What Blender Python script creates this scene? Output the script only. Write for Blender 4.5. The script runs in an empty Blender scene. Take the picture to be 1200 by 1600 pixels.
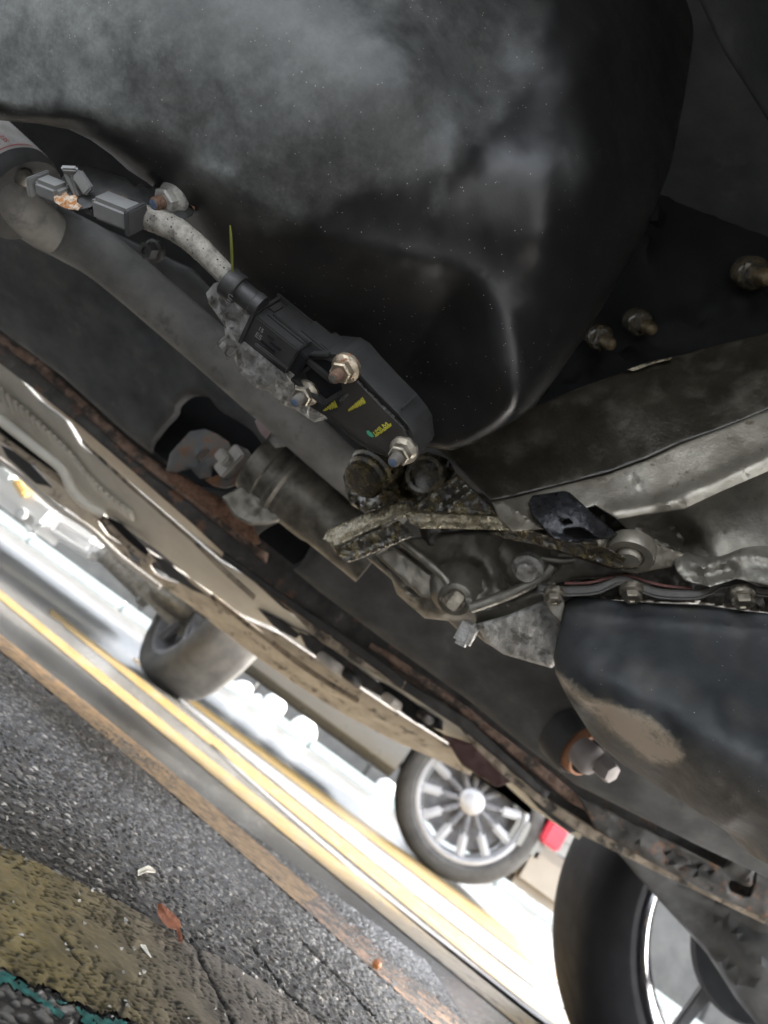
import bpy, bmesh, math, random
import numpy as np
from mathutils import Vector, Matrix
from mathutils.geometry import delaunay_2d_cdt

random.seed(7)
rng = np.random.default_rng(7)
SC = bpy.context.scene
COL = SC.collection

# ------------------------------------------------------------------ camera
FPX = 1164.0                      # focal length in pixels of the 1200 x 1600 photograph
PITCH = math.radians(16.7)
UX, UY = 0.590, 0.8074            # where world-up points in the picture (right, up)
CAM = np.array([0.0, 0.0, 0.150])
Fv = np.array([0, math.cos(PITCH), math.sin(PITCH)])
R0 = np.array([1.0, 0, 0]); U0 = np.array([0, -math.sin(PITCH), math.cos(PITCH)])
Rv = UY * R0 + UX * U0
Uv = -UX * R0 + UY * U0
cam = bpy.data.cameras.new('camera')
camo = bpy.data.objects.new('camera', cam); COL.objects.link(camo)
camo.matrix_world = Matrix(((Rv[0], Uv[0], -Fv[0], CAM[0]), (Rv[1], Uv[1], -Fv[1], CAM[1]),
                            (Rv[2], Uv[2], -Fv[2], CAM[2]), (0, 0, 0, 1)))
cam.sensor_fit = 'VERTICAL'; cam.sensor_height = 36.0; cam.sensor_width = 27.0
cam.lens = 36.0 * FPX / 1600.0
cam.clip_start = 0.01; cam.clip_end = 2000
cam.dof.use_dof = True; cam.dof.focus_distance = 0.42; cam.dof.aperture_fstop = 9.5
SC.camera = camo

# ------------------------------------------------------------------ light
SUN_EL, SUN_AZ = math.radians(36), math.radians(75)   # azimuth clockwise from +Y: from the right, ahead
world = bpy.data.worlds.new('World'); SC.world = world; world.use_nodes = True
nt = world.node_tree; nt.nodes.clear()
sky = nt.nodes.new('ShaderNodeTexSky'); sky.sky_type = 'NISHITA'; sky.sun_disc = False
sky.sun_elevation = SUN_EL; sky.sun_rotation = SUN_AZ
sky.dust_density = 4.0; sky.air_density = 1.0; sky.ozone_density = 1.0
hsv = nt.nodes.new('ShaderNodeHueSaturation'); hsv.inputs['Saturation'].default_value = 0.30
bg = nt.nodes.new('ShaderNodeBackground'); bg.inputs['Strength'].default_value = 0.15
wo = nt.nodes.new('ShaderNodeOutputWorld')
nt.links.new(sky.outputs[0], hsv.inputs['Color']); nt.links.new(hsv.outputs[0], bg.inputs['Color'])
nt.links.new(bg.outputs[0], wo.inputs['Surface'])
sun = bpy.data.lights.new('sun', 'SUN'); sun.energy = 1.5; sun.angle = math.radians(14); sun.color = (1.0, 0.95, 0.88)
suno = bpy.data.objects.new('sun', sun); COL.objects.link(suno)
sd = Vector((math.sin(SUN_AZ) * math.cos(SUN_EL), math.cos(SUN_AZ) * math.cos(SUN_EL), math.sin(SUN_EL)))
suno.rotation_euler = sd.to_track_quat('Z', 'Y').to_euler()
suno.location = (0, -5, 8)
SC.view_settings.view_transform = 'Standard'; SC.view_settings.look = 'None'
SC.view_settings.gamma = 1.0; SC.view_settings.use_curve_mapping = False
SC.view_settings.exposure = 3.6
SC.render.engine = 'CYCLES'
SC.cycles.max_bounces = 8; SC.cycles.diffuse_bounces = 5; SC.cycles.glossy_bounces = 4
SC.cycles.sample_clamp_indirect = 6.0
SC.cycles.use_denoising = True

# ------------------------------------------------------------------ projection helpers
def W(px, py, d):
    """point at depth d (metres along the view axis) seen at pixel (px, py)"""
    return CAM + d * (Fv + (px - 600) / FPX * Rv - (py - 800) / FPX * Uv)
def Wn(P, d):
    P = np.asarray(P, float); d = np.asarray(d, float)
    return CAM + d[:, None] * (Fv + ((P[:, 0] - 600) / FPX)[:, None] * Rv - ((P[:, 1] - 800) / FPX)[:, None] * Uv)
def V(r, dn, tw):
    """direction: r to the right, dn down, tw towards the viewer"""
    return Vector(r * Rv - dn * Uv - tw * Fv)
def ray(px, py):
    return Fv + (px - 600) / FPX * Rv - (py - 800) / FPX * Uv
def onZ(px, py, z=0.0):
    r = ray(px, py); return CAM + r * ((z - CAM[2]) / r[2])
def onY(px, py, y):
    r = ray(px, py); return CAM + r * (y / r[1])

# ------------------------------------------------------------------ object helpers
def tag(o, label=None, cat=None, group=None, kind=None):
    if label: o['label'] = label
    if cat: o['category'] = cat
    if group: o['group'] = group
    if kind: o['kind'] = kind
    return o
def thing(name, label, cat, loc, group=None):
    o = bpy.data.objects.new(name, None); COL.objects.link(o)
    o.location = Vector(loc); o.empty_display_size = 0.02
    return tag(o, label, cat, group)
def world_loc(o):
    p = Vector((0, 0, 0))
    while o is not None:
        p += o.location; o = o.parent
    return p
def mesh_obj(name, verts, faces, mat, parent=None, loc=None, smooth=35, attr=None):
    """verts in world coordinates; the object sits at its parent's origin (or at loc)"""
    verts = np.asarray(verts, float)
    if parent is not None and loc is None: base = np.array(world_loc(parent))
    elif loc is not None: base = np.array(loc, float)
    else: base = verts.mean(0)
    me = bpy.data.meshes.new(name)
    me.from_pydata([tuple(v) for v in (verts - base)], [], [tuple(f) for f in faces])
    bm = bmesh.new(); bm.from_mesh(me); bmesh.ops.recalc_face_normals(bm, faces=bm.faces); bm.to_mesh(me); bm.free()
    me.update()
    if smooth:
        me.shade_smooth(); me.set_sharp_from_angle(angle=math.radians(smooth))
    if attr:
        for k, vals in attr.items():
            a = me.attributes.new(k, 'FLOAT', 'POINT')
            a.data.foreach_set('value', np.asarray(vals, np.float32))
    me.materials.append(mat)
    o = bpy.data.objects.new(name, me); COL.objects.link(o)
    if parent is not None:
        o.parent = parent
        o.location = Vector(base) - world_loc(parent)
    else:
        o.location = Vector(base)
    return o
class MB:
    """collects shapes for ONE mesh"""
    def __init__(s): s.v = []; s.f = []
    def add(s, v, f):
        n = len(s.v); s.v += [tuple(map(float, p)) for p in v]; s.f += [tuple(i + n for i in q) for q in f]; return s
    def build(s, name, mat, parent=None, **k): return mesh_obj(name, s.v, s.f, mat, parent, **k)

def frame(axis):
    a = Vector(axis).normalized()
    h = Vector((0, 0, 1)) if abs(a.z) < 0.9 else Vector((1, 0, 0))
    x = h.cross(a).normalized(); y = a.cross(x)
    return x, y, a
def lathe(org, axis, prof, seg=24, up=None, cap=True, arc=None):
    """prof: (radius, along-axis) list"""
    x, y, a = frame(axis)
    if up is not None:
        x = (Vector(up) - a * Vector(up).dot(a)).normalized(); y = a.cross(x)
    o = Vector(org); v = []; f = []
    for r, z in prof:
        for k in range(seg):
            t = 2 * math.pi * k / seg
            v.append(o + a * z + (x * math.cos(t) + y * math.sin(t)) * r)
    for i in range(len(prof) - 1):
        for k in range(seg):
            f.append((i * seg + k, i * seg + (k + 1) % seg, (i + 1) * seg + (k + 1) % seg, (i + 1) * seg + k))
    if cap:
        f.append(tuple(range(seg - 1, -1, -1))); f.append(tuple((len(prof) - 1) * seg + k for k in range(seg)))
    return v, f
def catmull(P, n=8, closed=False):
    P = np.asarray(P, float); out = []; m = len(P)
    rngi = range(m) if closed else range(m - 1)
    for i in rngi:
        p0 = P[(i - 1) % m] if closed else P[max(i - 1, 0)]
        p1 = P[i]; p2 = P[(i + 1) % m]
        p3 = P[(i + 2) % m] if closed else P[min(i + 2, m - 1)]
        for k in range(n):
            t = k / n
            out.append(0.5 * ((2 * p1) + (-p0 + p2) * t + (2 * p0 - 5 * p1 + 4 * p2 - p3) * t * t + (-p0 + 3 * p1 - 3 * p2 + p3) * t ** 3))
    if not closed: out.append(P[-1])
    return np.array(out)
def tube(path, rad, seg=14, n=6, cap=True, smooth=True, squash=1.0):
    """path of world points, radius scalar or list"""
    P = catmull(path, n) if smooth and len(path) > 2 else np.asarray(path, float)
    if np.isscalar(rad): Rr = np.full(len(P), rad)
    else:
        rr = np.asarray(rad, float); Rr = np.interp(np.linspace(0, 1, len(P)), np.linspace(0, 1, len(rr)), rr)
    v = []; f = []
    x = None
    for i in range(len(P)):
        t = Vector(P[min(i + 1, len(P) - 1)] - P[max(i - 1, 0)]).normalized()
        if x is None: x = frame(t)[0]
        x = (x - t * x.dot(t)).normalized(); y = t.cross(x)
        for k in range(seg):
            a = 2 * math.pi * k / seg
            v.append(Vector(P[i]) + (x * math.cos(a) + y * math.sin(a) * squash) * Rr[i])
    for i in range(len(P) - 1):
        for k in range(seg):
            f.append((i * seg + k, i * seg + (k + 1) % seg, (i + 1) * seg + (k + 1) % seg, (i + 1) * seg + k))
    if cap:
        f.append(tuple(range(seg - 1, -1, -1))); f.append(tuple((len(P) - 1) * seg + k for k in range(seg)))
    return v, f
def obox(c, ax, size, bev=0.0006, taper=1.0):
    """bevelled box: centre c, axes (three vectors), full sizes"""
    bm = bmesh.new(); bmesh.ops.create_cube(bm, size=1.0)
    for q in bm.verts:
        s = taper if q.co.x > 0 else 1.0
        q.co = Vector((q.co.x * size[0], q.co.y * size[1] * s, q.co.z * size[2] * s))
    if bev > 0: bmesh.ops.bevel(bm, geom=bm.edges[:], offset=min(bev, min(size) * 0.4), segments=2, affect='EDGES')
    A = [Vector(a).normalized() for a in ax]; c = Vector(c)
    v = [c + A[0] * q.co.x + A[1] * q.co.y + A[2] * q.co.z for q in bm.verts]
    bm.verts.index_update(); f = [[q.index for q in fc.verts] for fc in bm.faces]; bm.free()
    return v, f
def bxw(x0, x1, y0, y1, z0, z1, bev=0.005):
    return obox(((x0 + x1) / 2, (y0 + y1) / 2, (z0 + z1) / 2), ((1, 0, 0), (0, 1, 0), (0, 0, 1)), (abs(x1 - x0), abs(y1 - y0), abs(z1 - z0)), bev)

def resample(P, step):
    P = np.asarray(P, float); Q = np.vstack([P, P[:1]]); out = []
    for a, b in zip(Q[:-1], Q[1:]):
        n = max(1, int(round(np.linalg.norm(b - a) / step)))
        out += [a + (b - a) * k / n for k in range(n)]
    return np.array(out)
def inside(P, poly):
    x, y = P[:, 0], P[:, 1]; r = np.zeros(len(P), bool); n = len(poly)
    for i in range(n):
        x1, y1 = poly[i]; x2, y2 = poly[(i + 1) % n]
        if y1 == y2: continue
        c = ((y1 > y) != (y2 > y)) & (x < (x2 - x1) * (y - y1) / (y2 - y1) + x1)
        r ^= c
    return r
def dist_poly(P, poly, closed=True):
    A = np.asarray(poly, float); B = np.roll(A, -1, 0) if closed else A[1:]
    A = A if closed else A[:-1]
    best = np.full(len(P), 1e9)
    for a, b in zip(A, B):
        d = b - a; L = max(d @ d, 1e-12)
        t = np.clip(((P - a) @ d) / L, 0, 1)
        q = P - (a + t[:, None] * d)
        best = np.minimum(best, np.hypot(q[:, 0], q[:, 1]))
    return best
def tps(ctrl):
    C = np.asarray(ctrl, float); X = C[:, :2] / 500.0; n = len(C)
    D = np.linalg.norm(X[:, None] - X[None], axis=2)
    K = np.where(D > 0, D ** 2 * np.log(np.maximum(D, 1e-9)), 0) + np.eye(n) * 1e-4
    Pm = np.hstack([np.ones((n, 1)), X]); A = np.zeros((n + 3, n + 3)); A[:n, :n] = K; A[:n, n:] = Pm; A[n:, :n] = Pm.T
    s = np.linalg.solve(A, np.concatenate([C[:, 2], np.zeros(3)]))
    def fn(P):
        Y = np.asarray(P, float) / 500.0
        E = np.linalg.norm(Y[:, None] - X[None], axis=2)
        U = np.where(E > 0, E ** 2 * np.log(np.maximum(E, 1e-9)), 0)
        return U @ s[:n] + s[n] + Y @ s[n + 1:]
    return fn
def plane_fn(p0, dz_right, dz_down):
    """depth plane through (px,py,d): metres of depth per 100 px right / down"""
    return lambda P: p0[2] + (P[:, 0] - p0[0]) / 100 * dz_right + (P[:, 1] - p0[1]) / 100 * dz_down
def gnoise(P, scale, seed):
    """cheap smooth noise of 2D points in -1..1"""
    r = np.random.default_rng(seed); out = np.zeros(len(P))
    for k in range(7):
        a = r.uniform(0, 2 * math.pi); w = (0.6 + r.random()) * 2 * math.pi / scale
        out += np.sin((P[:, 0] * math.cos(a) + P[:, 1] * math.sin(a)) * w + r.uniform(0, 6.3))
    return out / 3.5
def relief(name, outline, depth, mat, parent, thick=0.02, step=10, rnd=6, holes=(), bumps=(), curve=0, rough=0.0,
           rscale=40, seed=1, attr=None, push=None, loc=None, smooth=40, facing=1.0):
    """solid casting / sheet: an outline with its own depth surface, rounded edge and real thickness (pushed along `push`)"""
    O = np.asarray(outline, float)
    if curve: O = catmull(O, curve, True)
    O = resample(O, step * 0.8)
    H = [resample(catmull(h, 5, True) if len(h) > 5 else h, step * 0.8) for h in holes]
    fn = depth if callable(depth) else (tps(depth) if isinstance(depth, (list, tuple)) else (lambda P: np.full(len(P), depth)))
    lo, hi = O.min(0), O.max(0)
    gx, gy = np.meshgrid(np.arange(lo[0], hi[0], step), np.arange(lo[1], hi[1], step))
    G = np.stack([gx.ravel(), gy.ravel()], 1); G += np.random.default_rng(seed).uniform(-.22, .22, G.shape) * step
    edges_all = [O] + H
    def bd(P): return np.min([dist_poly(P, e) for e in edges_all], axis=0)
    def ins(P):
        r = inside(P, O)
        for h in H: r &= ~inside(P, h)
        return r
    G = G[ins(G)]; G = G[bd(G) > max(step * 0.55, min(rnd, step * 1.6) * 1.05)]
    rings = []
    if rnd > 0:
        for E in edges_all:
            t = np.roll(E, -1, 0) - np.roll(E, 1, 0); t /= np.maximum(np.linalg.norm(t, axis=1), 1e-9)[:, None]
            nrm = np.stack([-t[:, 1], t[:, 0]], 1)
            for fr in (0.15, 0.5, 1.0):
                q = rnd * fr
                if q < 0.6: continue
                for sgn in (1, -1):
                    C = E + nrm * q * sgn
                    C = C[::(1 if fr > .3 else 1)]
                    C = C[ins(C)]
                    if len(C): C = C[bd(C) > q * 0.93]
                    if len(C): rings.append(C)
    pts = np.vstack([O] + H + rings + [G])
    ed = []; k = 0
    for E in edges_all:
        n = len(E); ed += [(k + i, k + (i + 1) % n) for i in range(n)]; k += n
    vo, eo, fo, ov, oe, of = delaunay_2d_cdt([Vector((p[0], p[1])) for p in pts], ed, [], 0, 1e-4)
    P = np.array([(q.x, q.y) for q in vo]); F = np.array([q for q in fo if len(q) == 3])
    cen = P[F].mean(1); F = F[ins(cen)]
    used = np.unique(F); remap = -np.ones(len(P), int); remap[used] = np.arange(len(used)); P = P[used]; F = remap[F]
    d = fn(np.maximum(P, (-110, -130)))
    for line, h, w in bumps:
        dd = dist_poly(P, np.asarray(line, float), False) if len(line) > 1 else np.hypot(P[:, 0] - line[0][0], P[:, 1] - line[0][1])
        if isinstance(w, tuple): # flat topped rib: half width, softness
            q = np.clip((w[0] + w[1] - dd) / w[1], 0, 1); d = d - h * q * q * (3 - 2 * q)
        else: d = d - h * np.exp(-(dd / w) ** 2)
    if rough: d = d + rough * (gnoise(P, rscale, seed) * .7 + gnoise(P, rscale * .35, seed + 9) * .4)
    if rnd > 0:
        t = np.clip(bd(P) / rnd, 0, 1)
        d = d + facing * rnd * d / FPX * (1 - np.sqrt(np.maximum(0, 1 - (1 - t) ** 2)))
    front = Wn(P, d)
    cx_, cy_ = np.clip(O[:, 0], 0, 1200).mean(), np.clip(O[:, 1], 0, 1600).mean()
    pv = np.array(push if push is not None else ray(cx_, cy_) * thick)
    n = len(P); back = front + pv
    faces = [tuple(f) for f in F] + [tuple(f[::-1] + n) for f in F]
    cnt = {}
    for f in F:
        for a, b in ((f[0], f[1]), (f[1], f[2]), (f[2], f[0])):
            cnt[(a, b)] = 1
    for (a, b) in list(cnt):
        if (b, a) not in cnt: faces.append((a, b, b + n, a + n))
    at = None
    if attr: at = {k2: np.tile(fv(P), 2) for k2, fv in attr.items()}
    return mesh_obj(name, np.vstack([front, back]), faces, mat, parent, loc=loc, smooth=smooth, attr=at)

# ------------------------------------------------------------------ materials
def mat(name, c1, c2, scale=40, rough=(0.45, 0.7), metal=0.0, bump=0.2, bscale=400, dust=None, specks=None, bdist=0.001,
        rust=None, attr_dust_light=None, spec=0.5, detail=8, coat=0.0, drough=0.85):
    """mottled procedural surface; dust / rust: (colour, scale, threshold, softness); specks: (colour, scale, size)"""
    m = bpy.data.materials.new(name); m.use_nodes = True; t = m.node_tree; N = t.nodes; L = t.links
    b = N['Principled BSDF']
    tc = N.new('ShaderNodeTexCoord')
    def noise(s, det=detail, rg=0.6, dist=0.0):
        q = N.new('ShaderNodeTexNoise'); q.inputs['Scale'].default_value = s; q.inputs['Detail'].default_value = det
        q.inputs['Roughness'].default_value = rg; q.inputs['Distortion'].default_value = dist
        L.new(tc.outputs['Object'], q.inputs['Vector']); return q.outputs['Fac']
    def ramp(src, p0, p1, a, c):
        r = N.new('ShaderNodeValToRGB'); r.color_ramp.elements[0].position = p0; r.color_ramp.elements[1].position = p1
        r.color_ramp.elements[0].color = a; r.color_ramp.elements[1].color = c; L.new(src, r.inputs[0]); return r.outputs['Color']
    def mix(fac, a, c):
        q = N.new('ShaderNodeMix'); q.data_type = 'RGBA'
        if isinstance(fac, float): q.inputs['Factor'].default_value = fac
        else: L.new(fac, q.inputs['Factor'])
        L.new(a, q.inputs['A'])
        if isinstance(c, tuple): q.inputs['B'].default_value = (*c, 1)
        else: L.new(c, q.inputs['B'])
        return q.outputs['Result']
    def mth(op, a, c):
        q = N.new('ShaderNodeMath'); q.operation = op
        for i, z in enumerate((a, c)):
            if isinstance(z, (int, float)): q.inputs[i].default_value = z
            else: L.new(z, q.inputs[i])
        return q.outputs[0]
    n1 = noise(scale)
    col = ramp(n1, 0.34, 0.68, (*c1, 1), (*c2, 1))
    rgh_src = noise(scale * 2.3)
    rr = N.new('ShaderNodeMapRange'); rr.inputs[1].default_value = .3; rr.inputs[2].default_value = .7
    rr.inputs[3].default_value = rough[0]; rr.inputs[4].default_value = rough[1]; L.new(rgh_src, rr.inputs[0])
    rgh = rr.outputs[0]; met = None
    W1, B1 = (1, 1, 1, 1), (0, 0, 0, 1)
    for spec_ in (rust, dust):
        if spec_:
            c, s, th, so = spec_
            fac = ramp(noise(s, 10, 0.68), th, th + so, B1, W1)
            col = mix(fac, col, c)
            q = N.new('ShaderNodeMix'); L.new(fac, q.inputs['Factor']); L.new(rgh, q.inputs['A']); q.inputs['B'].default_value = drough; rgh = q.outputs['Result']
            if metal:
                mm = mth('SUBTRACT', 1.0, fac); met = mm if met is None else mth('MULTIPLY', met, mm)
    if attr_dust_light:
        an, c, s = attr_dust_light
        at = N.new('ShaderNodeAttribute'); at.attribute_name = an
        nn = noise(s, 12, 0.68, 0.12)
        big = noise(s * 0.2, 6, 0.6)
        fac = mth('MULTIPLY', at.outputs['Fac'], ramp(mth('ADD', mth('MULTIPLY', nn, 0.62), mth('MULTIPLY', big, 0.55)), 0.40, 0.76, (0.16, .16, .16, 1), W1))
        fac = mth('MULTIPLY', fac, ramp(noise(s * 6, 6, 0.7), 0.35, 0.6, (0.72, .72, .72, 1), W1))
        fac = mth('MINIMUM', fac, 1.0)
        col = mix(fac, col, c)
        q = N.new('ShaderNodeMix'); L.new(fac, q.inputs['Factor']); L.new(rgh, q.inputs['A']); q.inputs['B'].default_value = 0.8; rgh = q.outputs['Result']
    if specks:
        c, s, th = specks
        vz = N.new('ShaderNodeTexVoronoi'); vz.inputs['Scale'].default_value = s; L.new(tc.outputs['Object'], vz.inputs['Vector'])
        k = ramp(vz.outputs['Distance'], th, th + 0.03, W1, B1)
        pick = ramp(noise(s * 0.35, 2), 0.5, 0.54, B1, W1)
        col = mix(mth('MULTIPLY', k, pick), col, c)
    L.new(col, b.inputs['Base Color']); L.new(rgh, b.inputs['Roughness'])
    if metal:
        if met is None: b.inputs['Metallic'].default_value = metal
        else: L.new(mth('MULTIPLY', met, metal), b.inputs['Metallic'])
    b.inputs['Specular IOR Level'].default_value = spec
    if coat: b.inputs['Coat Weight'].default_value = coat; b.inputs['Coat Roughness'].default_value = 0.12
    if bump:
        bp = N.new('ShaderNodeBump'); bp.inputs['Strength'].default_value = bump; bp.inputs['Distance'].default_value = bdist
        L.new(mth('ADD', noise(bscale, 8, 0.65), mth('MULTIPLY', noise(bscale * .22, 6, 0.6), 1.3)), bp.inputs['Height']); L.new(bp.outputs[0], b.inputs['Normal'])
    return m

M = {}
DUST = (0.20, 0.195, 0.18)
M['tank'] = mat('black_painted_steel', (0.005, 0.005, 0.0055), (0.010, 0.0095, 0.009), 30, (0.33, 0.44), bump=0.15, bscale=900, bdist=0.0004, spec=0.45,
                specks=((0.30, 0.29, 0.26), 330, 0.07), attr_dust_light=('dust', (0.21, 0.22, 0.212), 75))
M['black_plastic'] = mat('black_plastic', (0.017, 0.0168, 0.0165), (0.027, 0.0265, 0.026), 80, (0.46, 0.6), bump=0.3, bscale=2500, bdist=0.0002,
                         specks=((0.16, 0.16, 0.15), 700, 0.04))
M['sensor_face'] = mat('sensor_face_plastic', (0.030, 0.027, 0.023), (0.042, 0.038, 0.033), 90, (0.5, 0.65), bump=0.2, bscale=2500, bdist=0.0002)
M['dark_hole'] = mat('dark_cavity', (0.004, 0.0045, 0.0055), (0.008, 0.0085, 0.010), 20, (0.6, 0.8), bump=0, spec=0.25)  # near-black for plain dark parts, and painted shade in slots and recesses
M['grey_clip'] = mat('grey_plastic', (0.13, 0.13, 0.13), (0.17, 0.17, 0.165), 60, (0.45, 0.6), bump=0.15, bscale=1500, bdist=0.0003)
M['zinc'] = mat('zinc_plated_steel', (0.16, 0.14, 0.11), (0.30, 0.27, 0.215), 160, (0.28, 0.45), metal=0.85, bump=0.3, bscale=1500, bdist=0.0003,
                dust=((0.20, 0.18, 0.15), 240, 0.49, 0.14))
M['zinc_rust'] = mat('rusting_zinc_steel', (0.24, 0.19, 0.13), (0.40, 0.345, 0.265), 160, (0.3, 0.5), metal=0.75, bump=0.4, bscale=1500, bdist=0.0004,
                     rust=((0.19, 0.075, 0.03), 180, 0.54, 0.07), dust=((0.24, 0.21, 0.17), 240, 0.55, 0.14))
M['stud'] = mat('rusty_stud', (0.10, 0.05, 0.03), (0.17, 0.11, 0.08), 400, (0.5, 0.7), metal=0.3, bump=0.4, bscale=2000, bdist=0.0003)
M['stud_grey'] = mat('grey_stud', (0.10, 0.09, 0.08), (0.17, 0.16, 0.14), 400, (0.45, 0.65), metal=0.4, bump=0.4, bscale=2000, bdist=0.0003)
M['blue_lock'] = mat('blue_thread_paint', (0.05, 0.07, 0.11), (0.09, 0.13, 0.21), 400, (0.6, 0.8), bump=0.3, bscale=1500, bdist=0.0003)
M['braid'] = mat('braided_sleeve', (0.17, 0.16, 0.138), (0.36, 0.34, 0.30), 300, (0.75, 0.9), bump=0.5, bscale=900, bdist=0.0006,
                 specks=((0.02, 0.019, 0.017), 420, 0.22), dust=((0.10, 0.09, 0.08), 150, 0.52, 0.10))
M['bracket'] = mat('painted_bracket_steel', (0.035, 0.036, 0.038), (0.065, 0.066, 0.066), 120, (0.4, 0.6), metal=0.3, bump=0.3, bscale=900, bdist=0.0004,
                   rust=((0.17, 0.10, 0.06), 150, 0.60, 0.05))
M['rusty_nose'] = mat('rust_scale', (0.20, 0.09, 0.025), (0.55, 0.50, 0.42), 330, (0.7, 0.9), bump=0.9, bscale=700, bdist=0.0012,
                      rust=((0.33, 0.13, 0.03), 260, 0.50, 0.06))
M['rust_edge'] = mat('brown_rust', (0.10, 0.05, 0.03), (0.19, 0.10, 0.06), 200, (0.7, 0.9), bump=0.6, bscale=900, bdist=0.0006)
M['alu'] = mat('cast_aluminium', (0.286, 0.281, 0.264), (0.528, 0.517, 0.495), 110, (0.35, 0.55), metal=0.45, bump=0.8, bscale=500, bdist=0.0014,
               dust=((0.15, 0.14, 0.12), 90, 0.52, 0.12))
M['alu_dirty'] = mat('dirty_cast_aluminium', (0.163, 0.150, 0.125), (0.263, 0.250, 0.219), 40, (0.3, 0.5), metal=0.55, bump=0.3, bscale=600, bdist=0.0010,
                     dust=((0.085, 0.074, 0.056), 45, 0.54, 0.16))
M['alu_oily'] = mat('oily_cast_aluminium', (0.040, 0.030, 0.014), (0.22, 0.175, 0.085), 130, (0.12, 0.38), metal=0.6, bump=0.9, bscale=330, bdist=0.0018,
                    dust=((0.028, 0.022, 0.014), 95, 0.47, 0.08), coat=0.7, drough=0.3)
M['alu_edge'] = mat('worn_oily_aluminium', (0.21, 0.175, 0.11), (0.44, 0.385, 0.27), 170, (0.18, 0.40), metal=0.7, bump=0.8, bscale=400, bdist=0.0014,
                    dust=((0.045, 0.036, 0.022), 120, 0.52, 0.10), coat=0.5, drough=0.3)
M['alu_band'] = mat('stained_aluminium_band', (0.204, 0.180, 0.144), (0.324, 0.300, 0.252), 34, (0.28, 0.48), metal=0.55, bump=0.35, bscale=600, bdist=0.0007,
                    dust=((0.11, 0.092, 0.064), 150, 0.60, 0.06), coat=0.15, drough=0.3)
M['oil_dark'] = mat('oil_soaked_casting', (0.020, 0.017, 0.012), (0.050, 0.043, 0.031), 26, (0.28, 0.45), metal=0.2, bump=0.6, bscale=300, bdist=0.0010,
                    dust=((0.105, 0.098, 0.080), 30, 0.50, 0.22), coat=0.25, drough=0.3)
M['oil_grime'] = mat('oily_grime', (0.010, 0.008, 0.005), (0.12, 0.092, 0.042), 150, (0.08, 0.28), metal=0.2, bump=1.0, bscale=260, bdist=0.003, coat=0.8, drough=0.3)
M['clip_steel'] = mat('black_spring_steel', (0.020, 0.020, 0.022), (0.05, 0.05, 0.055), 200, (0.22, 0.4), metal=0.5, bump=0.5, bscale=600, bdist=0.0008)
M['pan'] = mat('dark_blue_pan_paint', (0.013, 0.0145, 0.016), (0.027, 0.0295, 0.032), 30, (0.52, 0.68), bump=0.25, bscale=700, bdist=0.0005,
               specks=((0.25, 0.25, 0.24), 190, 0.05), attr_dust_light=('dust', (0.52, 0.43, 0.33), 110))  # tan tint paints reflected ground light on the lower facet
M['flange'] = mat('pan_flange_steel', (0.050, 0.047, 0.043), (0.095, 0.09, 0.082), 60, (0.55, 0.75), metal=0.1, bump=0.3, bscale=500, bdist=0.0005)
M['gasket'] = mat('red_gasket', (0.09, 0.035, 0.03), (0.14, 0.055, 0.045), 80, (0.6, 0.8), bump=0.2)
M['tube'] = mat('grey_painted_tube', (0.17, 0.167, 0.16), (0.30, 0.292, 0.278), 26, (0.45, 0.7), metal=0.15, bump=0.5, bscale=300, bdist=0.001,
                specks=((0.30, 0.29, 0.27), 120, 0.05), dust=((0.11, 0.109, 0.107), 38, 0.56, 0.16))
M['panel'] = mat('underbody_coating', (0.045, 0.047, 0.050), (0.095, 0.097, 0.098), 20, (0.55, 0.75), bump=0.35, bscale=150, bdist=0.001,
                 dust=((0.15, 0.15, 0.145), 16, 0.58, 0.2))
M['filter'] = mat('dull_black_canister', (0.045, 0.045, 0.045), (0.085, 0.083, 0.08), 30, (0.5, 0.7), metal=0.2, bump=0.25, bscale=400, bdist=0.0005)
M['label'] = mat('label_paper', (0.42, 0.40, 0.38), (0.52, 0.50, 0.48), 60, (0.6, 0.8), bump=0.1, dust=((0.30, 0.27, 0.25), 40, 0.55, 0.2))
M['red_print'] = mat('red_print', (0.40, 0.07, 0.08), (0.48, 0.10, 0.11), 60, (0.6, 0.8), bump=0)
M['rail'] = mat('rusty_rail', (0.022, 0.021, 0.020), (0.060, 0.055, 0.050), 40, (0.5, 0.75), bump=0.7, bscale=200, bdist=0.0015,
                rust=((0.15, 0.085, 0.055), 38, 0.56, 0.08), dust=((0.14, 0.125, 0.11), 30, 0.60, 0.1))
M['rail_rust'] = mat('rusty_rail_lip', (0.10, 0.058, 0.040), (0.30, 0.20, 0.15), 55, (0.6, 0.85), bump=0.8, bscale=200, bdist=0.0015,
                     dust=((0.05, 0.042, 0.036), 45, 0.50, 0.08))
M['dirt_lip'] = mat('dusty_seam', (0.17, 0.135, 0.10), (0.34, 0.285, 0.22), 24, (0.7, 0.9), bump=0.5, bscale=150, bdist=0.001,
                    dust=((0.055, 0.048, 0.042), 30, 0.52, 0.08))
M['black_seam'] = mat('black_seam', (0.016, 0.016, 0.017), (0.04, 0.038, 0.037), 30, (0.5, 0.7), bump=0.4, bscale=200, bdist=0.001,
                      rust=((0.12, 0.055, 0.035), 18, 0.62, 0.06))
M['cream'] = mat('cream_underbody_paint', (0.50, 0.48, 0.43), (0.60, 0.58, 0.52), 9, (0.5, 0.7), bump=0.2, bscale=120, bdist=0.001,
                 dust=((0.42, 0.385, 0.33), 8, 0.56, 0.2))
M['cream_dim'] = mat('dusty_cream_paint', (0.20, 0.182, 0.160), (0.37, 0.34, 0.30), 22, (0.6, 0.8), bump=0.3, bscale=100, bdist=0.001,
                     dust=((0.07, 0.06, 0.05), 26, 0.55, 0.08))
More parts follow.
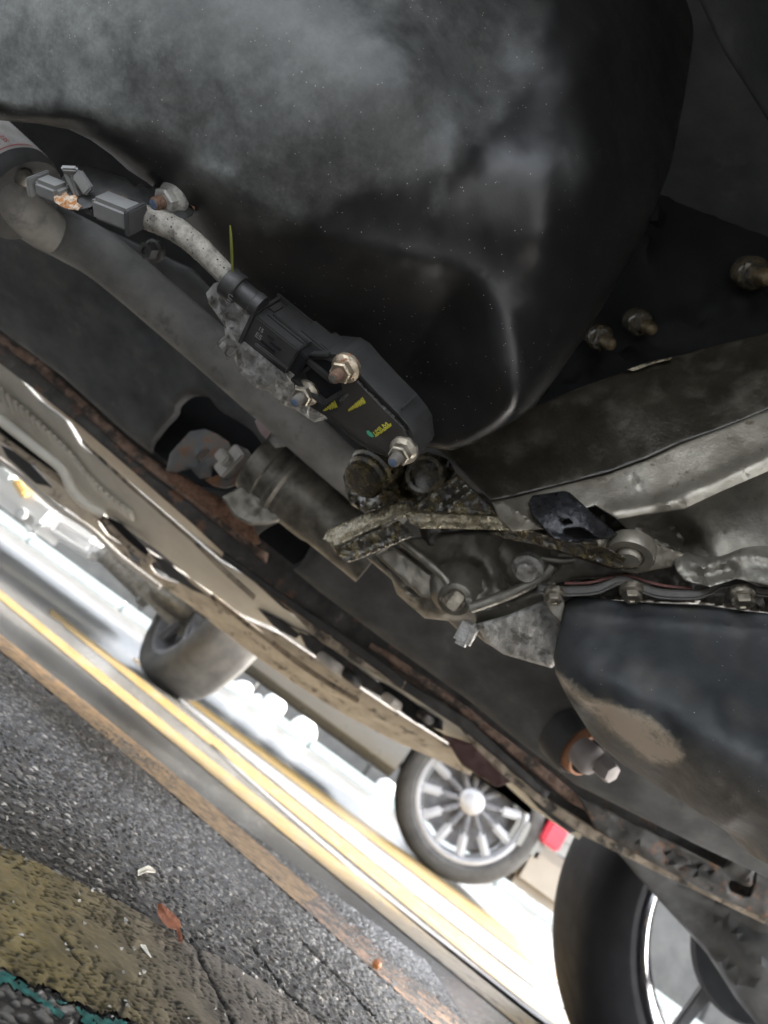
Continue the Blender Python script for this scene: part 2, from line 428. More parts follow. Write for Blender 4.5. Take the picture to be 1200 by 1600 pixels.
M['rubber'] = mat('tyre_rubber', (0.007, 0.007, 0.0085), (0.011, 0.011, 0.013), 14, (0.7, 0.85), bump=0.2, bscale=150, bdist=0.001, spec=0.25)
M['rubber_dusty'] = mat('dusty_tyre_rubber', (0.05, 0.048, 0.045), (0.10, 0.095, 0.088), 16, (0.7, 0.85), bump=0.3, bscale=80, bdist=0.002)
M['rim_black'] = mat('gloss_black_rim', (0.42, 0.42, 0.44), (0.50, 0.50, 0.52), 10, (0.10, 0.18), metal=1.0, bump=0.03, bscale=30)
M['alloy'] = mat('silver_alloy', (0.42, 0.42, 0.43), (0.55, 0.55, 0.56), 10, (0.35, 0.45), metal=0.5, bump=0)
M['disc'] = mat('brake_disc', (0.16, 0.16, 0.17), (0.25, 0.25, 0.26), 30, (0.4, 0.6), metal=0.4, bump=0)
M['silver_paint'] = mat('champagne_car_paint', (0.17, 0.165, 0.15), (0.20, 0.195, 0.18), 6, (0.25, 0.4), metal=0.4, bump=0, coat=0.5)
M['tan_plastic'] = mat('tan_bumper', (0.27, 0.235, 0.19), (0.33, 0.29, 0.235), 6, (0.45, 0.6), bump=0.1, bscale=50)
M['white_paint'] = mat('white_car_paint', (0.74, 0.75, 0.76), (0.80, 0.80, 0.80), 5, (0.25, 0.4), bump=0, coat=0.4)
M['dark_trim'] = mat('dark_trim', (0.03, 0.03, 0.032), (0.05, 0.05, 0.052), 12, (0.5, 0.7), bump=0.1, bscale=80)
M['red_lens'] = mat('red_lamp_lens', (0.55, 0.03, 0.05), (0.65, 0.04, 0.07), 12, (0.15, 0.3), bump=0)
M['clear_lens'] = mat('clear_lamp_lens', (0.62, 0.65, 0.66), (0.75, 0.78, 0.78), 12, (0.1, 0.2), bump=0)
M['amber_lens'] = mat('amber_lamp_lens', (0.70, 0.47, 0.15), (0.78, 0.55, 0.22), 12, (0.1, 0.2), bump=0)
M['glass'] = mat('dark_car_glass', (0.02, 0.025, 0.03), (0.03, 0.035, 0.04), 4, (0.04, 0.08), bump=0)
M['kerb'] = mat('pale_concrete', (0.34, 0.375, 0.36), (0.42, 0.455, 0.44), 6, (0.7, 0.9), bump=0.3, bscale=60, bdist=0.003)
M['grit'] = mat('pale_grit', (0.10, 0.095, 0.085), (0.42, 0.40, 0.36), 60, (0.4, 0.7), bump=0)
M['maroon'] = mat('dark_maroon_paint', (0.05, 0.022, 0.022), (0.08, 0.035, 0.034), 20, (0.5, 0.7), bump=0.2)
M['wall'] = mat('dark_wall', (0.05, 0.05, 0.05), (0.085, 0.083, 0.08), 3, (0.7, 0.9), bump=0.3, bscale=40, bdist=0.005)
M['highlight_white'] = mat('highlight_white', (0.55, 0.55, 0.54), (0.66, 0.66, 0.65), 8, (0.7, 0.9), bump=0.4, bscale=30, bdist=0.01)
M['pale_plug'] = mat('off_white_plastic', (0.40, 0.375, 0.345), (0.50, 0.47, 0.43), 60, (0.5, 0.65), bump=0.15, bscale=600, bdist=0.0004)
M['pink_plug'] = mat('faded_pink_plastic', (0.36, 0.26, 0.27), (0.46, 0.38, 0.38), 60, (0.5, 0.65), bump=0.2, bscale=600, bdist=0.0004)
M['rust_plate'] = mat('rusty_steel_plate', (0.08, 0.082, 0.085), (0.14, 0.14, 0.135), 30, (0.5, 0.7), metal=0.25, bump=0.5, bscale=300, bdist=0.001,
                      rust=((0.17, 0.085, 0.042), 30, 0.46, 0.10))
M['steering'] = mat('oily_grey_housing', (0.090, 0.082, 0.067), (0.252, 0.234, 0.198), 60, (0.3, 0.5), metal=0.4, bump=0.4, bscale=300, bdist=0.001)
M['orange'] = mat('orange_rust_ring', (0.25, 0.11, 0.055), (0.36, 0.17, 0.09), 60, (0.6, 0.8), bump=0.3)
M['pink_bolt'] = mat('pale_bolt_head', (0.22, 0.195, 0.19), (0.32, 0.29, 0.28), 40, (0.6, 0.75), metal=0.1, bump=0.2)
M['brass_bolt'] = mat('oil_stained_bolt', (0.08, 0.06, 0.035), (0.19, 0.145, 0.08), 150, (0.4, 0.6), metal=0.4, bump=0.4, bscale=700, bdist=0.0005)
M['yellow_mark'] = mat('yellow_paint_pen', (0.36, 0.33, 0.035), (0.50, 0.46, 0.05), 300, (0.6, 0.8), bump=0)
M['green_mark'] = mat('green_paint_dot', (0.05, 0.28, 0.18), (0.07, 0.34, 0.22), 300, (0.6, 0.8), bump=0)
M['grey_print'] = mat('grey_print', (0.13, 0.13, 0.13), (0.20, 0.20, 0.20), 600, (0.6, 0.8), bump=0)
M['blade'] = mat('grass_blade', (0.17, 0.19, 0.025), (0.25, 0.26, 0.05), 100, (0.6, 0.8), bump=0)
M['leaf'] = mat('dry_leaf', (0.09, 0.028, 0.014), (0.22, 0.085, 0.045), 220, (0.45, 0.65), bump=0.4, bscale=400, bdist=0.001)
M['berry'] = mat('brown_berry', (0.25, 0.08, 0.02), (0.33, 0.12, 0.03), 130, (0.35, 0.5), bump=0.2)
M['chip'] = mat('pale_wood_chip', (0.45, 0.42, 0.36), (0.60, 0.57, 0.50), 200, (0.6, 0.8), bump=0.3)
exec_parts = []
# ================================================================== ground
def ground_mat():
    m = bpy.data.materials.new('asphalt'); m.use_nodes = True; t = m.node_tree; N = t.nodes; L = t.links; b = N['Principled BSDF']
    tc = N.new('ShaderNodeTexCoord')
    v = N.new('ShaderNodeTexVoronoi'); v.inputs['Scale'].default_value = 170; L.new(tc.outputs['Object'], v.inputs['Vector'])
    r = N.new('ShaderNodeValToRGB'); e = r.color_ramp.elements
    e[0].position = 0.15; e[0].color = (0.045, 0.044, 0.042, 1); e[1].position = 0.95; e[1].color = (0.15, 0.145, 0.135, 1)
    sp = N.new('ShaderNodeSeparateColor'); L.new(v.outputs['Color'], sp.inputs[0]); L.new(sp.outputs[0], r.inputs[0])
    n = N.new('ShaderNodeTexNoise'); n.inputs['Scale'].default_value = 2.2; n.inputs['Detail'].default_value = 8; L.new(tc.outputs['Object'], n.inputs['Vector'])
    r2 = N.new('ShaderNodeValToRGB'); r2.color_ramp.elements[0].position = .35; r2.color_ramp.elements[1].position = .7
    r2.color_ramp.elements[0].color = (0.75, .75, .76, 1); r2.color_ramp.elements[1].color = (1.25, 1.22, 1.15, 1); L.new(n.outputs['Fac'], r2.inputs[0])
    mx = N.new('ShaderNodeMix'); mx.data_type = 'RGBA'; mx.blend_type = 'MULTIPLY'; mx.inputs['Factor'].default_value = 1
    L.new(r.outputs[0], mx.inputs['A']); L.new(r2.outputs[0], mx.inputs['B']); L.new(mx.outputs['Result'], b.inputs['Base Color'])
    b.inputs['Roughness'].default_value = 0.22
    bp = N.new('ShaderNodeBump'); bp.inputs['Strength'].default_value = 0.25; bp.inputs['Distance'].default_value = 0.003
    L.new(v.outputs['Distance'], bp.inputs['Height']); bp.invert = True; L.new(bp.outputs[0], b.inputs['Normal'])
    return m
GM = ground_mat()
GX0, GX1, GY0, GY1, GS = -0.62, 0.42, 0.27, 1.12, 0.0015
_i = .004; _z = -0.0004
mesh_obj('ground', [(x, y, _z) for y in (-60, GY0 + _i, GY1 - 2 * _i, 500) for x in (-300, GX0 + _i, GX1 - 2 * _i, 300)],
         [(4 * j + i, 4 * j + i + 1, 4 * j + i + 5, 4 * j + i + 4) for j in range(3) for i in range(3) if (i, j) != (1, 1)], GM, loc=(0, 0, 0), smooth=None)['kind'] = 'structure'

# near field: every stone of the asphalt is relief
GX0, GX1, GY0, GY1, GS = -0.62, 0.42, 0.27, 1.12, 0.0015
nx = int((GX1 - GX0) / GS); ny = int((GY1 - GY0) / GS)
hz = np.zeros((ny, nx)); tone = np.full((ny, nx), 0.12)
NST = 62000
sx = rng.uniform(0, nx, NST); sy = rng.uniform(0, ny, NST); sr = rng.gamma(4, 0.00038, NST).clip(.0007, .0036) / GS
st = np.clip(rng.normal(0.44, 0.21, NST), 0.06, 1.0); st[rng.random(NST) < 0.03] = 1.0
for x, y, r, tn, el, an in zip(sx, sy, sr, st, rng.uniform(.65, 1, NST), rng.uniform(0, 3.14, NST)):
    k = int(r) + 2; x0, x1, y0, y1 = max(0, int(x) - k), min(nx, int(x) + k + 1), max(0, int(y) - k), min(ny, int(y) + k + 1)
    if x1 <= x0 or y1 <= y0: continue
    yy, xx = np.mgrid[y0:y1, x0:x1]; dx = xx - x; dy = yy - y
    u = (dx * math.cos(an) + dy * math.sin(an)) / r; w = (-dx * math.sin(an) + dy * math.cos(an)) / (r * el)
    q = 1 - (u * u + w * w)
    h = np.sqrt(np.maximum(q, 0)) ** 0.7 * min(r * GS, .0020) * 0.75
    sub = hz[y0:y1, x0:x1]; up = h > sub
    sub[up] = h[up]; tone[y0:y1, x0:x1][up] = tn
ex = np.minimum(np.minimum(np.arange(nx), nx - 1 - np.arange(nx))[None, :], np.minimum(np.arange(ny), ny - 1 - np.arange(ny))[:, None])
gx = GX0 + np.arange(nx) * GS; gy = GY0 + np.arange(ny) * GS
PX, PY = np.meshgrid(gx, gy); GP = np.stack([PX.ravel(), PY.ravel()], 1)
def g2(pts): return np.array([onZ(x, y)[:2] for x, y in pts])
# cracks sink into the surface
for crk, wd, dp in ((g2([(285, 1455), (302, 1475), (312, 1503), (322, 1522), (335, 1550), (350, 1575), (362, 1602)]), .0018, .005),
                    (g2([(470, 1470), (500, 1500), (530, 1530), (580, 1585)]), .0022, .004),
                    (g2([(395, 1480), (440, 1545), (470, 1575), (520, 1610)]), .0018, .004),
                    (g2([(98, 1470), (110, 1490), (122, 1505)]), .0013, .004)):
    wob = crk
    dd = dist_poly(GP, wob, False) + gnoise(GP, .02, 5) * .0012 + gnoise(GP, .006, 6) * .0008
    q = np.clip(1.6 - dd / wd, 0, 1).reshape(ny, nx)
    hz -= q * dp; tone *= (1 - 0.8 * q)
ridge_n = gnoise(GP, 0.25, 3).reshape(ny, nx) * 0.0006
zz = np.where(ex < 6, 0, hz + ridge_n)
def grid_mesh(name, Z, keep, mat_, attrs):
    idx = -np.ones(ny * nx, int); kq = keep[:-1, :-1] & keep[1:, :-1] & keep[:-1, 1:] & keep[1:, 1:]
    j, i = np.nonzero(kq); a = j * nx + i
    quads = np.stack([a, a + 1, a + nx + 1, a + nx], 1); used = np.unique(quads); idx[used] = np.arange(len(used)); quads = idx[quads]
    co = np.stack([PX.ravel()[used], PY.ravel()[used], Z.ravel()[used]], 1).astype(np.float32)
    me = bpy.data.meshes.new(name); me.vertices.add(len(co)); me.vertices.foreach_set('co', co.ravel())
    me.loops.add(len(quads) * 4); me.loops.foreach_set('vertex_index', quads.ravel().astype(np.int32))
    me.polygons.add(len(quads)); me.polygons.foreach_set('loop_start', np.arange(0, len(quads) * 4, 4, dtype=np.int32))
    me.update(calc_edges=True); me.validate(); me.shade_smooth()
    for k, A in attrs.items():
        at = me.attributes.new(k, 'FLOAT', 'POINT'); at.data.foreach_set('value', A.ravel()[used].astype(np.float32))
    me.materials.append(mat_); o = bpy.data.objects.new(name, me); COL.objects.link(o); o['kind'] = 'structure'; return o
def attr_mat(name, stops, rough, attr='tone', c2=None, attr2=None, bump=0.3, bs=1500):
    m = bpy.data.materials.new(name); m.use_nodes = True; t = m.node_tree; N = t.nodes; L = t.links; b = N['Principled BSDF']
    at = N.new('ShaderNodeAttribute'); at.attribute_name = attr
    def rmp(st):
        r = N.new('ShaderNodeValToRGB'); el = r.color_ramp.elements
        while len(el) < len(st): el.new(0.5)
        for e, (p, c) in zip(el, st): e.position = p; e.color = (*c, 1)
        L.new(at.outputs['Fac'], r.inputs[0]); return r.outputs[0]
    col = rmp(stops)
    if c2:
        a2 = N.new('ShaderNodeAttribute'); a2.attribute_name = attr2
        q = N.new('ShaderNodeMix'); q.data_type = 'RGBA'; L.new(a2.outputs['Fac'], q.inputs['Factor']); L.new(col, q.inputs['A']); L.new(rmp(c2), q.inputs['B']); col = q.outputs['Result']
    tc = N.new('ShaderNodeTexCoord'); n = N.new('ShaderNodeTexNoise'); n.inputs['Scale'].default_value = bs; n.inputs['Detail'].default_value = 6
    L.new(tc.outputs['Object'], n.inputs['Vector'])
    bp = N.new('ShaderNodeBump'); bp.inputs['Strength'].default_value = bump; bp.inputs['Distance'].default_value = 0.0005
    L.new(n.outputs['Fac'], bp.inputs['Height']); L.new(bp.outputs[0], b.inputs['Normal'])
    L.new(col, b.inputs['Base Color']); b.inputs['Roughness'].default_value = rough
    return m
ASP = attr_mat('asphalt_stones', [(0.0, (0.010, 0.010, 0.010)), (0.25, (0.040, 0.038, 0.035)), (0.6, (0.135, 0.128, 0.115)), (0.85, (0.24, 0.225, 0.20)), (1.0, (0.46, 0.43, 0.39))], 0.27)
line_poly = g2([(-60, 1288), (0, 1322), (50, 1347), (100, 1372), (160, 1400), (215, 1428), (260, 1455), (300, 1480), (345, 1502), (400, 1530), (460, 1572), (520, 1615),
                (300, 1660), (210, 1602), (150, 1583), (100, 1563), (60, 1545), (0, 1515), (-60, 1485)])
wobn = gnoise(GP, .012, 21) * .0022 + gnoise(GP, .05, 22) * .002
GPw = GP + np.stack([wobn, np.roll(wobn, 777)], 1)
in_line = inside(GPw, line_poly).reshape(ny, nx)
teal_poly = g2([(-60, 1490), (0, 1515), (60, 1545), (150, 1583), (215, 1602), (215, 1640), (150, 1618), (95, 1592), (45, 1570), (0, 1545), (-60, 1520)])
wb2 = gnoise(GP, .009, 31) * .004 + gnoise(GP, .03, 32) * .004
in_teal = inside(GP + np.stack([wb2, np.roll(wb2, 555)], 1), teal_poly).reshape(ny, nx) & ~in_line & (hz < 0.0010 + .0012 * gnoise(GP, .022, 33).reshape(ny, nx))
zline = 0.30 * zz + 0.0013
grid_mesh('asphalt_surface', np.where(in_line | in_teal, zz - 0.0012, zz), np.ones((ny, nx), bool), ASP, {'tone': tone})
# anisotropic wear pits of the paint: stretched along the line
lv = g2([(0, 1420), (300, 1560)]); la = (lv[1] - lv[0]) / np.linalg.norm(lv[1] - lv[0])
al = GP @ la; ac = GP @ np.array([-la[1], la[0]])
AN = np.stack([al + ac * .25, ac * 2.4], 1)
pit = gnoise(AN, .010, 41) * .4 + gnoise(AN, .0046, 42) * .6 + gnoise(AN, .021, 43) * .3 + gnoise(AN, .0028, 45) * .45
pit = pit * (0.75 + .55 * gnoise(GP, .07, 46)) - .12 * gnoise(GP, .045, 47)
pit = pit.reshape(ny, nx)
ptone = np.clip(0.62 - 0.75 * np.clip((pit - 0.26) * 5, 0, .75) * 1.0 + gnoise(GP, .03, 44).reshape(ny, nx) * .12 + (zz - .001) * 60, 0, 1)
ptone = np.where(zz < -0.001, 0.02, ptone)
zline = zline - np.clip((pit - 0.26) * 4, 0, 1) * 0.0009
# fade along the line from yellow to a worn grey brown
fade = np.clip((al - (g2([(60, 1440)])[0] @ la)) / max(1e-6, (g2([(330, 1540)])[0] - g2([(60, 1440)])[0]) @ la), 0, 1).reshape(ny, nx)
LM = attr_mat('worn_yellow_line_paint', [(0.0, (0.02, 0.018, 0.012)), (0.35, (0.075, 0.062, 0.030)), (0.6, (0.165, 0.130, 0.060)), (1.0, (0.30, 0.235, 0.10))], 0.36,
              c2=[(0.0, (0.015, 0.014, 0.013)), (0.35, (0.060, 0.053, 0.045)), (0.6, (0.125, 0.110, 0.092)), (1.0, (0.23, 0.205, 0.175))], attr2='fade')
grid_mesh('parking_line', zline, in_line, LM, {'tone': ptone, 'fade': fade})
TM = attr_mat('old_teal_paint', [(0.0, (0.012, 0.03, 0.028)), (0.5, (0.02, 0.11, 0.095)), (1.0, (0.05, 0.20, 0.17))], 0.5)
grid_mesh('old_teal_line', zz * .7 + .0006, in_teal, TM, {'tone': np.clip(.5 + gnoise(GP, .006, 51).reshape(ny, nx) * .35 + (zz - .001) * 80, 0, 1)})

# far coloured strips, seen at a grazing angle
def far_line(up, lo, m, name='road_strip', z=0.0013):
    def fit(pts):
        G_ = np.array([onZ(x, y, z) for x, y in pts]); c = np.polyfit(G_[:, 0], G_[:, 1], 2, w=1 / G_[:, 1]); X = np.linspace(G_[0, 0], G_[-1, 0], 60)
        return np.stack([X, np.polyval(c, X), np.full(60, z)], 1)
    U_ = fit(up); L_ = fit(lo)
    n = min(len(U_), len(L_)); v = list(U_[:n]) + list(L_[:n]) ; f = [(i, i + 1, n + i + 1, n + i) for i in range(n - 1)]
    o = mesh_obj(name, v, f, m, smooth=None); o['kind'] = 'structure'; return o
P_ochre = mat('ochre_strip', (0.27, 0.165, 0.075), (0.38, 0.24, 0.115), 40, (0.4, 0.6), bump=0.4, bscale=200, bdist=0.001, dust=((0.12, 0.10, 0.08), 60, 0.46, 0.16))
P_orange = mat('faded_orange_strip', (0.30, 0.17, 0.10), (0.42, 0.26, 0.16), 30, (0.4, 0.6), bump=0.4, bscale=200, bdist=0.001, dust=((0.09, 0.085, 0.08), 45, 0.40, 0.16))
P_white = mat('white_strip', (0.11, 0.11, 0.11), (0.16, 0.16, 0.158), 14, (0.3, 0.45), bump=0.3, bscale=100, dust=((0.12, 0.118, 0.115), 18, 0.52, 0.15))
P_yellow = mat('yellow_strip', (0.115, 0.075, 0.020), (0.175, 0.118, 0.036), 20, (0.4, 0.55), bump=0.2, bscale=100, dust=((0.10, 0.09, 0.075), 26, 0.52, 0.14))
far_line([(-60, 945), (0, 988), (100, 1072), (200, 1150), (300, 1232), (400, 1312), (470, 1374), (500, 1402)],
         [(-60, 968), (0, 1014), (100, 1098), (200, 1182), (300, 1266), (400, 1352), (440, 1388), (470, 1414)], P_ochre)
far_line([(440, 1348), (500, 1400), (580, 1470), (660, 1540), (740, 1610)], [(440, 1386), (480, 1424), (560, 1494), (640, 1566), (700, 1620)], P_orange, z=.0008)
far_line([(-60, 878), (0, 922), (83, 987), (167, 1047), (250, 1120), (333, 1190), (417, 1258), (504, 1330), (608, 1410), (733, 1504), (842, 1590), (900, 1636)],
         [(-60, 890), (0, 935), (83, 1004), (167, 1066), (250, 1141), (333, 1212), (417, 1283), (504, 1357), (608, 1440), (733, 1536), (842, 1628), (900, 1676)], P_yellow)
far_line([(62, 942), (125, 984), (208, 1046), (271, 1096), (333, 1145), (417, 1211), (504, 1293), (608, 1372), (712, 1454), (816, 1532), (900, 1596)],
         [(62, 953), (125, 997), (208, 1060), (271, 1112), (333, 1163), (417, 1232), (504, 1316), (608, 1397), (712, 1482), (816, 1562), (900, 1628)], P_yellow)
far_line([(330, 1162), (417, 1234), (504, 1318), (608, 1399), (712, 1484), (816, 1564), (900, 1630)], [(330, 1164), (417, 1244), (504, 1326), (608, 1407), (712, 1494), (816, 1578), (900, 1646)], P_white)
far_line([(240, 1060), (312, 1114), (400, 1178), (483, 1242), (650, 1371), (775, 1467), (900, 1562)], [(240, 1062), (312, 1121), (417, 1203), (504, 1288), (608, 1366), (712, 1448), (900, 1588)], P_white)
far_line([(208, 1026), (312, 1100), (400, 1160), (483, 1220), (650, 1345), (775, 1437), (900, 1530)],
         [(208, 1032), (312, 1110), (400, 1174), (483, 1238), (650, 1368), (775, 1463), (900, 1558)], P_yellow)

# small things lying on the ground
def flake(name, pix, z, mat_, label, cat, curl=0.004, th=0.0006):
    P = np.array([onZ(x, y, z) for x, y in pix]); c = P.mean(0); n = len(P); v = []
    for k, p in enumerate(P): v.append(p + np.array([0, 0, curl * (0.5 + 0.5 * math.sin(k * 2.1))]))
    v.append(c + np.array([0, 0, curl * .2])); top = len(v)
    v += [p - np.array([0, 0, th]) for p in v[:top]]
    f = []
    for k in range(n):
        a, b = k, (k + 1) % n
        f += [(a, b, n), (b + top, a + top, n + top), (a, a + top, b + top, b)]
    return tag(mesh_obj(name, v, f, mat_, smooth=60), label, cat)
lf = thing('fallen_leaf', 'curled reddish brown leaf lying on the edge of the worn yellow line', 'leaf', onZ(266, 1440, 0.002))
def leaf_part(name, pix, zs, m):
    P = [onZ(x, y, z) for (x, y), z in zip(pix, zs)]; n = len(P); c = np.mean(P, 0) - np.array([0, 0, .0012])
    v = P + [c]; t = len(v); v = v + [p - np.array([0, 0, .0005]) for p in v]; f = []
    for k in range(n):
        a, b = k, (k + 1) % n; f += [(a, b, n), (b + t, a + t, n + t), (a, a + t, b + t, b)]
    return mesh_obj(name, v, f, m, lf, smooth=60)
leaf_part('leaf_blade', [(246, 1412), (252, 1411), (262, 1419), (272, 1428), (280, 1437), (284, 1447), (276, 1452), (264, 1449), (254, 1440), (247, 1428)], [.007, .008, .009, .008, .007, .005, .003, .003, .004, .006], M['leaf'])
leaf_part('leaf_stalk', [(276, 1450), (281, 1450), (285, 1462), (286, 1472), (281, 1472), (278, 1462)], [.004, .005, .004, .003, .002, .003], M['leaf'])
flake('wood_chip', [(218, 1478), (224, 1481), (236, 1494), (235, 1498), (228, 1492)], .0028, M['chip'], 'thin pale splinter lying on the painted line below the brown leaf', 'wood chip', .002)
flake('wood_chip', [(214, 1362), (228, 1357), (243, 1360), (241, 1366), (226, 1366), (216, 1368)], .0034, M['chip'], 'wide flat pale chip lying on bare asphalt above the painted line', 'wood chip', .003)
gr = MB(); rg = random.Random(5)
for k in range(130):
    px_, py_ = rg.uniform(-20, 620), rg.uniform(1180, 1620); c_ = onZ(px_, py_, 0.0018); r_ = rg.uniform(.0006, .0017)
    if not (GX0 < c_[0] < GX1 and GY0 < c_[1] < GY1): continue
    pts_ = [(rg.gauss(0, 1), rg.gauss(0, 1), rg.gauss(0, .6)) for _ in range(9)]
    bm_ = bmesh.new(); [bm_.verts.new([q_ / max(1e-6, math.sqrt(sum(w_ * w_ for w_ in p_))) * r_ for q_ in p_]) for p_ in pts_]
    bmesh.ops.convex_hull(bm_, input=bm_.verts); bm_.verts.index_update()
    gr.add([(v_.co.x + c_[0], v_.co.y + c_[1], v_.co.z + c_[2]) for v_ in bm_.verts], [[v_.index for v_ in f_.verts] for f_ in bm_.faces]); bm_.free()
gro = gr.build('grit', M['grit'], smooth=20); gro['kind'] = 'stuff'; gro['label'] = 'pale loose grit scattered over the asphalt and the painted line'
bv = lathe(onZ(585, 1513, 0.0), (0, 0, 1), [(.0005, .0002), (.0038, .0015), (.0052, .0045), (.0040, .0078), (.0012, .0092)], 12)
tag(mesh_obj('berry', bv[0], bv[1], M['berry']), 'small round orange brown berry on bare asphalt', 'berry')
# ================================================================== the car overhead: body and underbody
body = thing('car_underbody', 'dark underside of the car overhead, black panels with a rusty seam along the sill', 'car', (0.3, 0.9, 0.34))
MB().add(*bxw(-3.2, 1.35, -0.22, 1.50, 0.70, 1.35, .05)).build('body_shell', M['panel'], body)
pan_out = [(-420, 20), (40, 300), (300, 420), (470, 600), (560, 640), (720, 720), (900, 860), (1100, 1000), (1290, 1100), (1290, 1420), (1200, 1372), (1100, 1325), (1000, 1276), (900, 1226), (800, 1150), (735, 1096), (600, 1000), (500, 925), (400, 842), (300, 757), (200, 680), (100, 590), (0, 515), (-420, 190)]
hole1 = [(237, 697), (244, 682), (254, 668), (272, 648), (277, 632), (297, 617), (323, 619), (345, 642), (380, 663), (402, 683), (420, 720), (400, 760), (352, 765), (300, 760), (262, 742), (242, 722)]
hole2 = [(398, 845), (440, 815), (470, 828), (488, 845), (480, 865), (468, 882), (448, 890), (428, 880)]
relief('crossmember', pan_out, [(-90, 300, .86), (0, 480, .93), (200, 480, .84), (250, 640, .93), (470, 700, .84), (500, 880, .92), (700, 850, .83), (760, 1060, .93), (900, 950, .80), (930, 1180, .90), (1250, 1200, .78), (1250, 1400, .9), (0, 380, .84)],
       M['panel'], body, thick=.03, step=14, rnd=14, holes=[hole1, hole2], rough=.003, rscale=160, bumps=[([(85, 380), (150, 430), (240, 520)], -.012, 14), ([(100, 620), (108, 596)], .004, 9), ([(700, 1060), (720, 960)], -.006, 10)])
relief('hole_shade_sheet', [(200, 590), (480, 590), (560, 760), (560, 940), (500, 915), (400, 836), (300, 751), (215, 685)], 1.00, M['dark_hole'], body, thick=.01, step=40, rnd=0)  # near-black sheet stands in for the shade inside the openings
relief('recess_shade_sheet', [(-420, -130), (300, 150), (560, 480), (900, 560), (1290, 800), (1290, 1150), (1050, 1060), (760, 900), (480, 660), (300, 440), (40, 320), (-420, 40)], 1.06, M['dark_hole'], body, thick=.02, step=40, rnd=0)  # near-black sheet paints the shade of the deep recess
MB().add(*bxw(.04, 1.35, -.36, -.222, .70, 1.35, .03)).build('shade_wing', M['panel'], body)  # unseen slab added to darken the right of the tank
MB().add(*bxw(.10, 1.35, -.40, -.362, .46, 1.30, .01)).build('shade_wing_side', M['panel'], body)  # unseen hanging panel, added to shade the tank as well
MB().add(*bxw(.62, .65, -.05, .62, .07, .70, .01)).build('shade_wall', M['panel'], body)  # unseen wall added to block light on the tank's right flank
# corrugated clip row on the crossmember edge
for k in range(4):
    v, f = lathe(W(92 + k * 7.5, 396 + k * 5.5, .835), V(.8, .6, .1), [(.004, -.0016), (.006, 0), (.004, .0016)], 12)
    mesh_obj('clip_ring', v, f, M['dark_trim'], body)
# pinch-weld rail: rusty lip, black seam, dusty lower lip
def strip(name, up, lo, d, m, thick=.012, rnd=4, bumps=(), rough=.0015, rscale=50, seed=1, step=9):
    return relief(name, list(up) + list(lo)[::-1], d, m, body, thick=thick, step=step, rnd=rnd, bumps=bumps, rough=rough, rscale=rscale, seed=seed)
railD = plane_fn((400, 850, 1.03), .000, 0.0)
strip('rail', [(-420, 160), (0, 482), (100, 556), (200, 646), (300, 722), (400, 806), (500, 890), (600, 964), (735, 1060), (800, 1114), (900, 1191), (1000, 1242), (1100, 1291), (1290, 1380)],
      [(-420, 262), (0, 568), (60, 614), (128, 668), (200, 730), (300, 818), (400, 912), (442, 950), (500, 985), (600, 1046), (700, 1116), (760, 1172), (830, 1232), (900, 1292), (960, 1330), (1060, 1372), (1290, 1480)], 1.04, M['rail'], thick=.02, seed=3)
strip('rusty_lip', [(-420, 202), (0, 522), (60, 560), (100, 597), (200, 688), (300, 764), (400, 850), (420, 866)],
      [(-420, 218), (0, 537), (60, 580), (100, 616), (200, 710), (300, 786), (400, 868), (416, 880)], 1.025, M['rail_rust'], thick=.012, rough=.0012, rscale=30, seed=4)
strip('rusty_lip', [(580, 1004), (600, 1014), (640, 1040), (700, 1082), (735, 1108), (800, 1160), (860, 1205), (900, 1240), (1000, 1290), (1080, 1332), (1135, 1362)],
      [(576, 1012), (600, 1026), (640, 1056), (700, 1098), (728, 1122), (790, 1172), (850, 1220), (890, 1254), (990, 1306), (1070, 1350), (1130, 1376)], 1.02, M['rail_rust'], thick=.012, rough=.0012, rscale=26, seed=5)
strip('seam_wire', [(128, 686), (200, 752), (300, 838), (340, 876), (400, 930)], [(128, 693), (200, 760), (300, 847), (338, 886), (396, 938)], 1.02, M['dirt_lip'], thick=.006, rnd=3, seed=6)
strip('lower_lip', [(430, 916), (460, 940), (520, 985), (600, 1040), (690, 1100), (740, 1130), (762, 1165), (800, 1205), (860, 1250), (920, 1288), (1000, 1330), (1100, 1378), (1290, 1465)],
      [(424, 926), (452, 954), (500, 1002), (560, 1038), (640, 1085), (705, 1122), (742, 1168), (790, 1216), (850, 1262), (912, 1306), (1000, 1350), (1100, 1398), (1290, 1490)], 1.015, M['dirt_lip'], thick=.012, rough=.003, rscale=28, seed=8)
strip('black_seam', [(350, 862), (440, 925), (560, 1006), (640, 1066), (730, 1122), (800, 1186), (860, 1238)], [(346, 872), (436, 938), (552, 1020), (632, 1080), (722, 1140), (792, 1198), (852, 1250)], 1.012, M['black_seam'], thick=.01, seed=9)
# plate with a slot at the right end of the rail
relief('jacking_plate', [(900, 1240), (1000, 1290), (1130, 1356), (1180, 1300), (1290, 1350), (1290, 1475), (1200, 1436), (1100, 1392), (1000, 1338), (930, 1296)], 1.00, M['rail'], body, thick=.02, step=10, rnd=6,
       holes=[[(1142, 1376), (1174, 1386), (1180, 1360), (1172, 1396), (1164, 1398), (1142, 1392)]], bumps=[([(985, 1310), (1040, 1345), (1140, 1392)], .006, 10), ([(1040, 1330), (1150, 1372)], -.008, 10)], rough=.002, rscale=40)
